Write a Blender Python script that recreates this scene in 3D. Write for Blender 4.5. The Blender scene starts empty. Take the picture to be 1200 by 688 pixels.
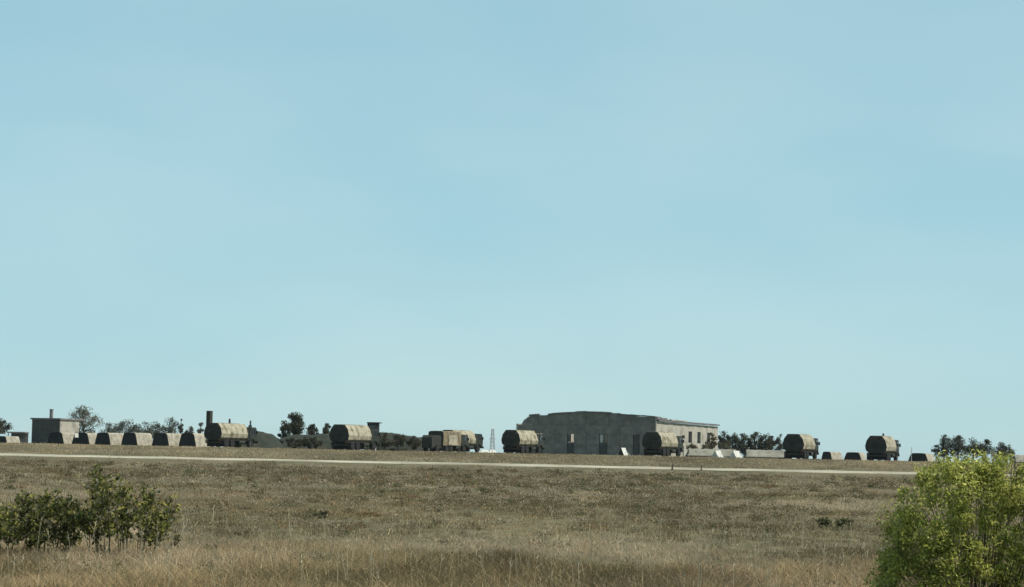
import bpy, math, random
import numpy as np
from mathutils import Vector, Matrix, noise as mnoise

random.seed(7); rng = np.random.default_rng(7)
R = math.radians
scene = bpy.context.scene
col = scene.collection

# ------------------------------------------------------------------ camera
F_PX, CX, CY = 2706.0, 600.0, 344.0           # photograph is 1200 x 688
HOR, SLOPE = 530.3, 0.0204                     # horizon row at x = 600 and its tilt
EYE = 1.7
pitch = math.atan((HOR - CY) / F_PX); roll = math.atan(SLOPE)
Fw = Vector((0, math.cos(pitch), math.sin(pitch)))
R0 = Vector((1, 0, 0)); U0 = Vector((0, -math.sin(pitch), math.cos(pitch)))
Rt = math.cos(roll) * R0 + math.sin(roll) * U0
Up = math.cos(roll) * U0 - math.sin(roll) * R0
cam = bpy.data.cameras.new('camera'); camo = bpy.data.objects.new('camera', cam); col.objects.link(camo)
cam.sensor_width = 36.0; cam.lens = 36.0 * F_PX / 1200.0
cam.clip_start = 0.5; cam.clip_end = 20000
B = -Fw
camo.matrix_world = Matrix(((Rt.x, Up.x, B.x, 0), (Rt.y, Up.y, B.y, 0), (Rt.z, Up.z, B.z, EYE), (0, 0, 0, 1)))
scene.camera = camo

# ------------------------------------------------------------------ sky, sun, exposure
SUN_EL, SUN_AZ = R(50), R(-12)                  # azimuth from +X towards +Y
world = bpy.data.worlds.new('World'); scene.world = world; world.use_nodes = True
wn = world.node_tree.nodes; wl = world.node_tree.links
bg = wn['Background']
sky = wn.new('ShaderNodeTexSky'); sky.sky_type = 'NISHITA'; sky.sun_disc = False
sky.sun_elevation = SUN_EL; sky.sun_rotation = math.pi / 2 - SUN_AZ
sky.air_density = 1.0; sky.dust_density = 0.0; sky.ozone_density = 6.0
def wnode(t, **k):
    n = wn.new(t)
    for a, b in k.items(): setattr(n, a, b)
    return n
# a pale veil of high haze over the clear sky: even all round, thinning towards the zenith, with faint uneven streaks
wtc = wnode('ShaderNodeTexCoord'); wsep = wnode('ShaderNodeSeparateXYZ'); wl.new(wtc.outputs['Generated'], wsep.inputs[0])
wmr = wnode('ShaderNodeMapRange'); wmr.inputs['From Min'].default_value = 0.0; wmr.inputs['From Max'].default_value = 1.0
wmr.inputs['To Min'].default_value = 1.0; wmr.inputs['To Max'].default_value = 0.4; wpw = wnode('ShaderNodeMath', operation='POWER', use_clamp=True); wpw.inputs[1].default_value = 1.7
wl.new(wsep.outputs['Z'], wpw.inputs[0]); wl.new(wpw.outputs[0], wmr.inputs['Value'])
wmp = wnode('ShaderNodeMapping'); wmp.inputs['Scale'].default_value = (5, 5, 14); wl.new(wtc.outputs['Generated'], wmp.inputs['Vector'])
wnz = wnode('ShaderNodeTexNoise'); wnz.inputs['Scale'].default_value = 1.0; wnz.inputs['Detail'].default_value = 3.0; wnz.inputs['Roughness'].default_value = 0.45
wl.new(wmp.outputs[0], wnz.inputs['Vector'])
wcr = wnode('ShaderNodeValToRGB'); we = wcr.color_ramp.elements
we[0].position = 0.36; we[0].color = (0.298, 0.508, 0.56, 1); we[1].position = 0.66; we[1].color = (0.362, 0.55, 0.583, 1)
wl.new(wnz.outputs['Fac'], wcr.inputs['Fac'])
wv = wnode('ShaderNodeVectorMath', operation='SCALE'); wl.new(wcr.outputs['Color'], wv.inputs[0]); wl.new(wmr.outputs[0], wv.inputs['Scale'])
wv10 = wnode('ShaderNodeVectorMath', operation='SCALE'); wv10.inputs['Scale'].default_value = 10.0; wl.new(wv.outputs[0], wv10.inputs[0])
wsk = wnode('ShaderNodeVectorMath', operation='SCALE'); wsk.inputs['Scale'].default_value = 0.27; wl.new(sky.outputs['Color'], wsk.inputs[0])
wad = wnode('ShaderNodeVectorMath', operation='ADD'); wl.new(wsk.outputs[0], wad.inputs[0]); wl.new(wv10.outputs[0], wad.inputs[1])
wl.new(wad.outputs[0], bg.inputs['Color'])
bg.inputs['Strength'].default_value = 0.1
sd = bpy.data.lights.new('sun', 'SUN'); sd.energy = 5.0; sd.angle = R(0.53); sd.color = (1.0, 0.955, 0.88)
so = bpy.data.objects.new('sun', sd); col.objects.link(so)
S = Vector((math.cos(SUN_EL) * math.cos(SUN_AZ), math.cos(SUN_EL) * math.sin(SUN_AZ), math.sin(SUN_EL)))
so.rotation_euler = (-S).to_track_quat('-Z', 'Y').to_euler(); so.location = (60, 100, 80)
scene.view_settings.view_transform = 'Standard'; scene.view_settings.look = 'None'
scene.view_settings.exposure = 0.0; scene.view_settings.gamma = 1.0

# ------------------------------------------------------------------ helpers
def smooth(a, b, t):
    t = min(1, max(0, (t - a) / (b - a))); return t * t * (3 - 2 * t)

PROF = [(-1000, 0), (60, 0), (120, 0.03), (150, 0.12), (175, 0.29), (187, 0.42), (200, 0.62), (213, 0.86),
        (230, 1.16), (250, 1.45), (262, 1.57), (275, 1.6), (480, 1.6), (600, 1.2), (800, 0.3), (1000, 0), (20000, 0)]
PX_ = np.array([p[0] for p in PROF], float); PZ_ = np.array([p[1] for p in PROF], float)

def vhash(ix, iy, seed):
    h = (ix.astype(np.int64) * 374761393 + iy.astype(np.int64) * 668265263 + seed * 1442695041) & 0xffffffff
    h = ((h ^ (h >> 13)) * 1274126177) & 0xffffffff
    return ((h ^ (h >> 16)) & 0xffff) / 65535.0

def vnoise(x, y, seed=0):
    x = np.asarray(x, float); y = np.asarray(y, float)
    ix = np.floor(x); iy = np.floor(y); fx = x - ix; fy = y - iy
    fx = fx * fx * (3 - 2 * fx); fy = fy * fy * (3 - 2 * fy)
    a = vhash(ix, iy, seed); b = vhash(ix + 1, iy, seed); c = vhash(ix, iy + 1, seed); d = vhash(ix + 1, iy + 1, seed)
    return (a * (1 - fx) + b * fx) * (1 - fy) + (c * (1 - fx) + d * fx) * fy

def fbm(x, y, seed=0, o=3):
    s = 0; w = 0.5; t = 0
    for k in range(o):
        s = s + w * vnoise(np.asarray(x) * 2 ** k + 17 * k, np.asarray(y) * 2 ** k + 5 * k, seed + k); t += w; w *= 0.5
    return s / t

def gz(x, y):
    """height of the ground"""
    x = np.asarray(x, float); y = np.asarray(y, float)
    yy = y + 0.014 * x                                   # the bank runs slightly askew
    z = np.interp(yy, PX_, PZ_)
    # soften the profile
    z = (z + np.interp(yy - 6, PX_, PZ_) + np.interp(yy + 6, PX_, PZ_)) / 3
    m = np.clip((185 - yy) / 40, 0, 1)
    z = z + m * ((fbm(x / 9, y / 14, 3) - 0.5) * 0.16 + (fbm(x / 2.2, y / 3, 9, 2) - 0.5) * 0.05)
    m2 = np.clip((yy - 214) / 8, 0, 1) * np.clip((600 - yy) / 100, 0, 1)
    z = z + m2 * (fbm(x / 7, y / 9, 21) - 0.5) * 0.05
    return z

def ground(x, y): return float(gz(np.array([x]), np.array([y]))[0])
def hor(px): return HOR + SLOPE * (px - 600)             # horizon row at a column
def wx(px, d):                                           # world x of a column (at the horizon row) at depth d
    px = float(px)
    y = hor(px); v = Fw + ((px - CX) / F_PX) * Rt - ((y - CY) / F_PX) * Up
    return v.x / v.y * d
def hgt(px, py, d):                                      # height in metres above the ground of a pixel at depth d
    return EYE + (hor(px) - py) / F_PX * d - ground(wx(px, d), d)
def m2(n, d): return n * d / F_PX                        # pixels to metres at depth d

class MB:
    def __init__(s): s.v = []; s.f = []; s.sm = False
    def add(s, vs, fs):
        o = len(s.v); s.v += [tuple(v) for v in vs]; s.f += [tuple(i + o for i in f) for f in fs]; return s
    def box(s, c, d, rz=0, taper=1.0):
        x, y, z = [k / 2 for k in d]
        vs = []
        for sz in (-1, 1):
            t = taper if sz > 0 else 1
            for sx, sy in ((-1, -1), (1, -1), (1, 1), (-1, 1)):
                a, b = sx * x * t, sy * y * t
                vs.append((c[0] + a * math.cos(rz) - b * math.sin(rz), c[1] + a * math.sin(rz) + b * math.cos(rz), c[2] + sz * z))
        return s.add(vs, [(3, 2, 1, 0), (4, 5, 6, 7), (0, 1, 5, 4), (1, 2, 6, 5), (2, 3, 7, 6), (3, 0, 4, 7)])
    def b2(s, x0, x1, y0, y1, z0, z1):
        return s.box(((x0 + x1) / 2, (y0 + y1) / 2, (z0 + z1) / 2), (x1 - x0, y1 - y0, z1 - z0))
    def prism_y(s, poly, y0, y1):                        # polygon in x,z extruded along y
        n = len(poly)
        vs = [(p[0], y0, p[1]) for p in poly] + [(p[0], y1, p[1]) for p in poly]
        fs = [tuple(range(n)), tuple(range(2 * n - 1, n - 1, -1))]
        fs += [(i, i + n, (i + 1) % n + n, (i + 1) % n) for i in range(n)]
        return s.add(vs, fs)
    def prism_x(s, poly, x0, x1):                        # polygon in y,z extruded along x
        n = len(poly)
        vs = [(x0, p[0], p[1]) for p in poly] + [(x1, p[0], p[1]) for p in poly]
        fs = [tuple(range(n - 1, -1, -1)), tuple(range(n, 2 * n))]
        fs += [(i, (i + 1) % n, (i + 1) % n + n, i + n) for i in range(n)]
        return s.add(vs, fs)
    def tube(s, pts, rad, n=6):
        pts = [Vector(p) for p in pts]; k = len(pts)
        if not hasattr(rad, '__len__'): rad = [rad] * k
        vs = []
        for i, p in enumerate(pts):
            t = (pts[min(i + 1, k - 1)] - pts[max(i - 1, 0)]).normalized()
            a = t.cross(Vector((0.31, 0.11, 1) if abs(t.z) < 0.9 else (1, 0.2, 0))).normalized(); b = t.cross(a)
            for j in range(n):
                w = 2 * math.pi * j / n; vs.append(p + rad[i] * (math.cos(w) * a + math.sin(w) * b))
        fs = [(i * n + j, i * n + (j + 1) % n, (i + 1) * n + (j + 1) % n, (i + 1) * n + j) for i in range(k - 1) for j in range(n)]
        fs += [tuple(range(n - 1, -1, -1)), tuple(range((k - 1) * n, k * n))]
        return s.add(vs, fs)
    def lathe_x(s, prof, c, n=18):                       # profile of (x, r) spun about the x axis
        k = len(prof); vs = []
        for x, r in prof:
            for j in range(n):
                w = 2 * math.pi * j / n; vs.append((c[0] + x, c[1] + r * math.cos(w), c[2] + r * math.sin(w)))
        fs = [(i * n + j, i * n + (j + 1) % n, (i + 1) * n + (j + 1) % n, (i + 1) * n + j) for i in range(k - 1) for j in range(n)]
        fs += [tuple(range(n)), tuple(range(k * n - 1, (k - 1) * n - 1, -1))]
        return s.add(vs, fs)
    def build(s, name, mat, parent=None, smooth_=False, loc=None):
        me = bpy.data.meshes.new(name); me.from_pydata(s.v, [], s.f); me.update()
        if smooth_: me.polygons.foreach_set('use_smooth', [True] * len(me.polygons))
        me.materials.append(mat)
        o = bpy.data.objects.new(name, me); col.objects.link(o)
        if parent is not None: o.parent = parent
        if loc is not None: o.location = loc
        return o

def np_mesh(name, v, f, mat, parent=None, colors=None):
    """v (n,3) floats, f (m,k) ints all the same k; colors per vertex (n,3)"""
    me = bpy.data.meshes.new(name); n, m, k = len(v), len(f), f.shape[1]
    me.vertices.add(n); me.vertices.foreach_set('co', np.ascontiguousarray(v, np.float32).ravel())
    me.loops.add(m * k); me.loops.foreach_set('vertex_index', np.ascontiguousarray(f, np.int32).ravel())
    me.polygons.add(m); me.polygons.foreach_set('loop_start', np.arange(0, m * k, k, dtype=np.int32))
    if colors is not None:
        a = me.color_attributes.new('tone', 'FLOAT_COLOR', 'POINT')
        a.data.foreach_set('color', np.concatenate([colors, np.ones((n, 1))], 1).astype(np.float32).ravel())
    me.update(calc_edges=True); me.validate(); me.materials.append(mat)
    o = bpy.data.objects.new(name, me); col.objects.link(o)
    if parent is not None: o.parent = parent
    return o

def tag(o, label=None, cat=None, group=None, kind=None):
    if label: o['label'] = label
    if cat: o['category'] = cat
    if group: o['group'] = group
    if kind: o['kind'] = kind
    return o

def empty(name, loc, rz=0, label=None, cat=None, group=None):
    o = bpy.data.objects.new(name, None); col.objects.link(o); o.location = loc; o.rotation_euler = (0, 0, rz)
    o.empty_display_size = 0.3
    return tag(o, label, cat, group)

KIDS = {}
def copy_tree(o, parent=None):
    c = o.copy(); col.objects.link(c)
    if parent is not None: c.parent = parent
    for ch in [k for k in bpy.data.objects if k.parent == o]: copy_tree(ch, c)
    return c

# ------------------------------------------------------------------ materials
def mat(name, c1, c2=None, scale=3.0, rough=0.85, bump=0.0, bscale=20.0, c3=None, random_shift=False, detail=5, spec=0.3):
    m = bpy.data.materials.new(name); m.use_nodes = True; nt = m.node_tree; N = nt.nodes; L = nt.links
    bs = N['Principled BSDF']; bs.inputs['Roughness'].default_value = rough
    bs.inputs['Specular IOR Level'].default_value = spec
    if c2 is None:
        bs.inputs['Base Color'].default_value = (*c1, 1)
    else:
        tc = N.new('ShaderNodeTexCoord'); nz = N.new('ShaderNodeTexNoise'); nz.inputs['Scale'].default_value = scale
        nz.inputs['Detail'].default_value = detail; nz.inputs['Roughness'].default_value = 0.6
        vec = tc.outputs['Object']
        if random_shift:
            oi = N.new('ShaderNodeObjectInfo'); ml = N.new('ShaderNodeMath'); ml.operation = 'MULTIPLY'; ml.inputs[1].default_value = 50
            ad = N.new('ShaderNodeVectorMath'); ad.operation = 'ADD'
            L.new(oi.outputs['Random'], ml.inputs[0]); L.new(vec, ad.inputs[0]); L.new(ml.outputs[0], ad.inputs[1]); vec = ad.outputs[0]
        L.new(vec, nz.inputs['Vector'])
        cr = N.new('ShaderNodeValToRGB'); e = cr.color_ramp.elements
        e[0].position = 0.36; e[0].color = (*c1, 1); e[1].position = 0.64; e[1].color = (*c2, 1)
        if c3: k = e.new(0.52); k.color = (*c3, 1)
        L.new(nz.outputs['Fac'], cr.inputs['Fac']); L.new(cr.outputs['Color'], bs.inputs['Base Color'])
    if bump:
        tc2 = N.new('ShaderNodeTexCoord'); nb = N.new('ShaderNodeTexNoise'); nb.inputs['Scale'].default_value = bscale; nb.inputs['Detail'].default_value = 4
        L.new(tc2.outputs['Object'], nb.inputs['Vector'])
        bp = N.new('ShaderNodeBump'); bp.inputs['Strength'].default_value = bump; bp.inputs['Distance'].default_value = 0.05
        L.new(nb.outputs['Fac'], bp.inputs['Height']); L.new(bp.outputs['Normal'], bs.inputs['Normal'])
    return m

def leaf_mat(name, trans=0.35, rough=0.6):
    m = bpy.data.materials.new(name); m.use_nodes = True; nt = m.node_tree; N = nt.nodes; L = nt.links
    bs = N['Principled BSDF']; bs.inputs['Roughness'].default_value = rough; bs.inputs['Specular IOR Level'].default_value = 0.25
    at = N.new('ShaderNodeAttribute'); at.attribute_name = 'tone'
    tr = N.new('ShaderNodeBsdfTranslucent'); mx = N.new('ShaderNodeMixShader'); mx.inputs[0].default_value = trans
    L.new(at.outputs['Color'], bs.inputs['Base Color']); L.new(at.outputs['Color'], tr.inputs['Color'])
    L.new(bs.outputs[0], mx.inputs[1]); L.new(tr.outputs[0], mx.inputs[2]); L.new(mx.outputs[0], N['Material Output'].inputs['Surface'])
    return m

M = {}
M['leaf'] = leaf_mat('leaf', 0.4); M['bush_leaf'] = leaf_mat('bush_leaf', 0.55); M['grass'] = leaf_mat('grass', 0.3, 0.8)
M['bark'] = mat('bark', (0.09, 0.075, 0.055), (0.045, 0.038, 0.03), 12, bump=0.4)
M['stem'] = mat('stem', (0.10, 0.085, 0.05), (0.05, 0.05, 0.025), 10)
M['canvas'] = mat('canvas', (0.37, 0.34, 0.25), (0.15, 0.13, 0.075), 1.3, 0.9, 0.3, 9, c3=(0.31, 0.28, 0.20), random_shift=True)
M['canvas_brown'] = mat('canvas_brown', (0.24, 0.19, 0.12), (0.12, 0.10, 0.06), 1.2, 0.9, 0.3, 9, random_shift=True)
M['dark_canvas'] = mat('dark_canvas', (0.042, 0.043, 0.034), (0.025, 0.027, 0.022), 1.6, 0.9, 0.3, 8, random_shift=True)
M['tent_canvas'] = mat('tent_canvas', (0.40, 0.365, 0.28), (0.21, 0.19, 0.14), 1.3, 0.9, 0.3, 7, random_shift=True)
M['long_canvas'] = mat('long_canvas', (0.27, 0.255, 0.20), (0.17, 0.16, 0.125), 0.8, 0.9, 0.3, 7, random_shift=True)
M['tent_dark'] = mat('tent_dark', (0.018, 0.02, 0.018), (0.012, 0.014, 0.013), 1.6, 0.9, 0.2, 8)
M['white_canvas'] = mat('white_canvas', (0.62, 0.61, 0.55), (0.5, 0.49, 0.43), 2.0, 0.9, 0.2, 8, random_shift=True)
M['paint'] = mat('army_paint', (0.035, 0.04, 0.028), (0.024, 0.028, 0.02), 3, 0.6, random_shift=True)
M['chassis'] = mat('chassis_paint', (0.022, 0.023, 0.021), (0.04, 0.034, 0.025), 4, 0.7)
M['rubber'] = mat('rubber', (0.014, 0.014, 0.014), (0.024, 0.022, 0.02), 8, 0.9)
M['glass'] = mat('glass', (0.03, 0.035, 0.04), rough=0.08, spec=0.6)
M['lens'] = mat('lens', (0.6, 0.6, 0.55), rough=0.1, spec=0.6)
M['red'] = mat('red_lens', (0.09, 0.015, 0.012), rough=0.2)
M['pale_metal'] = mat('pale_metal', (0.5, 0.5, 0.48), (0.38, 0.38, 0.36), 6, 0.5)
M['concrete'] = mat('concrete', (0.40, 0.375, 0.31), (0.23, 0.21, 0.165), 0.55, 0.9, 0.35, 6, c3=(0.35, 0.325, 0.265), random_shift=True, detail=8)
M['concrete_shade'] = mat('concrete_shade', (0.215, 0.205, 0.18), (0.13, 0.124, 0.11), 0.9, 0.9, 0.35, 6, random_shift=True, detail=8)  # darker copy of the concrete; the gable's shade is put into its colour
M['shaded_front'] = mat('shaded_front', (0.085, 0.085, 0.072), (0.06, 0.058, 0.05), 1.0, 0.9, 0.3, 6)  # block house front made darker than its sides: shade put into the colour
M['slab'] = mat('roof_slab', (0.2, 0.19, 0.18), (0.11, 0.105, 0.1), 0.8, 0.9, 0.3, 6)
M['door'] = mat('old_door', (0.075, 0.078, 0.075), (0.05, 0.05, 0.05), 2, 0.7)
M['road'] = mat('road', (0.47, 0.43, 0.32), (0.27, 0.24, 0.17), 0.16, 0.95, 0.2, 3, detail=8)
M['mast'] = mat('mast_steel', (0.5, 0.52, 0.53), (0.42, 0.44, 0.45), 2, 0.6)

def ground_mat():
    m = bpy.data.materials.new('dry_steppe'); m.use_nodes = True; nt = m.node_tree; N = nt.nodes; L = nt.links
    bs = N['Principled BSDF']; bs.inputs['Roughness'].default_value = 0.97; bs.inputs['Specular IOR Level'].default_value = 0.1
    tc = N.new('ShaderNodeTexCoord')
    def noise(scale, sy, detail=6):
        mp = N.new('ShaderNodeMapping'); mp.inputs['Scale'].default_value = (scale, scale * sy, scale)
        nz = N.new('ShaderNodeTexNoise'); nz.inputs['Scale'].default_value = 1; nz.inputs['Detail'].default_value = detail; nz.inputs['Roughness'].default_value = 0.65
        L.new(tc.outputs['Object'], mp.inputs['Vector']); L.new(mp.outputs[0], nz.inputs['Vector']); return nz.outputs['Fac']
    def ramp(fac, stops):
        cr = N.new('ShaderNodeValToRGB'); e = cr.color_ramp.elements
        e[0].position, e[0].color = stops[0][0], (*stops[0][1], 1); e[1].position, e[1].color = stops[-1][0], (*stops[-1][1], 1)
        for p, c in stops[1:-1]: k = e.new(p); k.color = (*c, 1)
        L.new(fac, cr.inputs['Fac']); return cr.outputs['Color']
    a = ramp(noise(0.09, 0.35), [(0.35, (0.10, 0.092, 0.05)), (0.48, (0.15, 0.132, 0.078)), (0.58, (0.19, 0.165, 0.10)), (0.68, (0.235, 0.20, 0.125))])
    b = ramp(noise(2.2, 0.3), [(0.3, (0.45, 0.45, 0.42)), (0.7, (1.25, 1.22, 1.18))])
    mx = N.new('ShaderNodeMix'); mx.data_type = 'RGBA'; mx.blend_type = 'MULTIPLY'; mx.inputs['Factor'].default_value = 1
    L.new(a, mx.inputs[6]); L.new(b, mx.inputs[7]); L.new(mx.outputs[2], bs.inputs['Base Color'])
    bp = N.new('ShaderNodeBump'); bp.inputs['Strength'].default_value = 0.6; bp.inputs['Distance'].default_value = 0.15
    L.new(noise(3.0, 0.6), bp.inputs['Height']); L.new(bp.outputs['Normal'], bs.inputs['Normal'])
    return m
M['ground'] = ground_mat()

# ------------------------------------------------------------------ ground and road
def build_ground():
    ys = np.concatenate([[-3000, -600, -150, -40, -10, 0, 8, 15], np.arange(20, 60, 0.8), np.arange(60, 150, 2.0), np.arange(150, 300, 2.5),
                         np.arange(300, 700, 12.0), [720, 800, 900, 1000, 1300, 2000, 3500, 6000, 9000]])
    xi = np.concatenate([np.arange(0, 14, 0.6), np.arange(14, 40, 1.5), np.arange(40, 110, 4.0), [115, 130, 160, 220, 400, 900, 2500, 6000]])
    xs = np.concatenate([-xi[:0:-1], xi])
    X, Y = np.meshgrid(xs, ys); Z = gz(X.ravel(), Y.ravel())
    v = np.stack([X.ravel(), Y.ravel(), Z], 1); nx = len(xs); ny = len(ys)
    i = np.arange(ny - 1)[:, None] * nx + np.arange(nx - 1)[None, :]; i = i.ravel()
    f = np.stack([i, i + 1, i + 1 + nx, i + nx], 1)
    o = np_mesh('ground', v, f, M['ground']); o.data.polygons.foreach_set('use_smooth', [True] * len(f))
    tag(o, kind='structure')
build_ground()

def road_y(x): return 199.5 - 0.014 * x - 0.0125 * (x + 40)
def build_road():
    xs = np.arange(-130, 131, 2.0); rows = [-3.0, -2.9, -1.4, 0.2, 1.6, 3.1, 3.2]
    v = []; n = len(rows)
    for x in xs:
        for k, dy in enumerate(rows):
            e = (vnoise(x / 3.0, 3.3 * (k < 3), 44) - 0.5) * 2.2 if k in (0, 1, n - 2, n - 1) else 0
            y = road_y(x) + dy + float(e)
            z = ground(x, y)
            v.append((x, y, z - 0.05 if k in (0, n - 1) else z + 0.05))
    f = [(i * n + k, (i + 1) * n + k, (i + 1) * n + k + 1, i * n + k + 1) for i in range(len(xs) - 1) for k in range(n - 1)]
    o = np_mesh('road', np.array(v), np.array(f), M['road']); tag(o, kind='structure')
build_road()

# ------------------------------------------------------------------ foliage helpers
def leaves(centers, size, colors, aspect=0.5, up=0.3, face=0.0):
    """folded diamond leaf quads; centers (n,3), size (n,), colors (n,3)"""
    n = len(centers)
    d = rng.normal(size=(n, 3)); d[:, 2] += up; d /= np.linalg.norm(d, axis=1)[:, None]
    r = rng.normal(size=(n, 3)); s = np.cross(d, r); s /= np.linalg.norm(s, axis=1)[:, None]
    nn = np.cross(d, s)
    if face:                                             # leaves turn their blades to the light
        t = rng.normal(size=(n, 3)) * 0.6; t[:, 2] += face * 0.8; t[:, 0] += face * 0.55
        t /= np.linalg.norm(t, axis=1)[:, None]; s = np.cross(t, d); s /= np.linalg.norm(s, axis=1)[:, None]; nn = np.cross(d, s)
    L_ = size[:, None]; W = L_ * aspect
    v = np.stack([centers - d * L_ * 0.5, centers + s * W * 0.5 + nn * W * 0.12, centers + d * L_ * 0.5, centers - s * W * 0.5 + nn * W * 0.12], 1).reshape(-1, 3)
    f = np.arange(n * 4).reshape(n, 4)
    return v, f, np.repeat(colors, 4, 0)

def tone_mix(n, cols, w=None, jit=0.18):
    c = np.array(cols, float); k = rng.choice(len(c), n, p=w)
    return np.clip(c[k] * (1 + rng.normal(size=(n, 1)) * jit), 0.005, 0.9)

GREY_GREEN = [(0.075, 0.08, 0.05), (0.10, 0.098, 0.062), (0.055, 0.062, 0.04)]  # grey and pale tree tones: distance haze lightened into the leaf colour
PALE_TREE = [(0.15, 0.15, 0.11), (0.19, 0.18, 0.13), (0.12, 0.125, 0.09)]
DARK_GREEN = [(0.05, 0.058, 0.03), (0.075, 0.078, 0.042), (0.04, 0.046, 0.026), (0.10, 0.088, 0.055)]
BROWN_BUSH = [(0.16, 0.13, 0.08), (0.11, 0.095, 0.05), (0.08, 0.08, 0.045)]

def tree(name, label, cat, px, d, top, half, cols, nleaf=1600, trunk=0.22, start=0.25, lsize=0.32, clumps=14, group=None, base=None, narrow=1.0, seed=None, crown_name='crown'):
    """a tree or shrub at column px, depth d, whose top is at row 'top' and half width 'half' pixels"""
    nleaf = int(nleaf * 1.6); clumps = int(clumps * 1.7)
    rs = random.Random(int(px * 7 + d)); x = wx(px, d); z0 = ground(x, d) if base is None else base
    h = EYE + (hor(px) - top) / F_PX * d - z0; w = m2(half, d)
    root = empty(name, (x, d, z0 - 0.05), 0, label, cat, group)
    wood = MB(); tips = []
    tr = max(0.03, trunk * h / 7)
    wood.tube([(0, 0, 0), (rs.uniform(-.05, .05) * w, 0, h * 0.3), (rs.uniform(-.12, .12) * w, rs.uniform(-.1, .1) * w, h * 0.62), (rs.uniform(-.1, .1) * w, 0, h * 0.9)],
              [tr, tr * 0.8, tr * 0.5, tr * 0.15], 7)
    zc = h * (start + 1) / 2; rz_ = h * (1 - start) / 2; rad0 = min(w, rz_)
    for k in range(clumps):
        while True:
            q = Vector((rs.uniform(-1, 1), rs.uniform(-1, 1), rs.uniform(-1, 1)))
            if q.length < 1: break
        if k == 0: q = Vector((rs.uniform(-.25, .25), 0, 0.98))
        r_ = rs.uniform(0.2, 0.46) * rad0
        tip = Vector((q.x * (w - r_ * 0.8) * narrow, q.y * (w - r_ * 0.8), zc + q.z * (rz_ - r_ * 0.8)))
        st = Vector((0, 0, max(h * 0.08, tip.z - h * rs.uniform(0.12, 0.28))))
        mid = (st + tip) / 2 + Vector((0, 0, -0.03 * h))
        wood.tube([st, mid, tip], [tr * 0.38, tr * 0.25, tr * 0.08], 5)
        tips.append((tip, r_))
    wood.build('trunk', M['bark'], root)
    tp = np.array([t[0] for t in tips]); tr_ = np.array([t[1] for t in tips])
    k = rng.integers(0, len(tips), nleaf)
    off = rng.normal(size=(nleaf, 3)); off /= np.linalg.norm(off, axis=1)[:, None]
    off *= (rng.random(nleaf) ** 0.5 * np.where(rng.random(nleaf) < 0.15, 1.35, 1.0))[:, None]
    p = tp[k] + off * tr_[k][:, None]
    p[:, 2] = np.clip(p[:, 2], 0.03 * h, h * rng.uniform(0.93, 1.0, nleaf))
    sz = lsize * rng.uniform(0.6, 1.35, nleaf)
    v, f, c = leaves(p, sz, tone_mix(nleaf, cols), 0.6, 0.2, 0.5)
    np_mesh(crown_name, v, f, M['leaf'], root, c)
    return root
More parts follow.
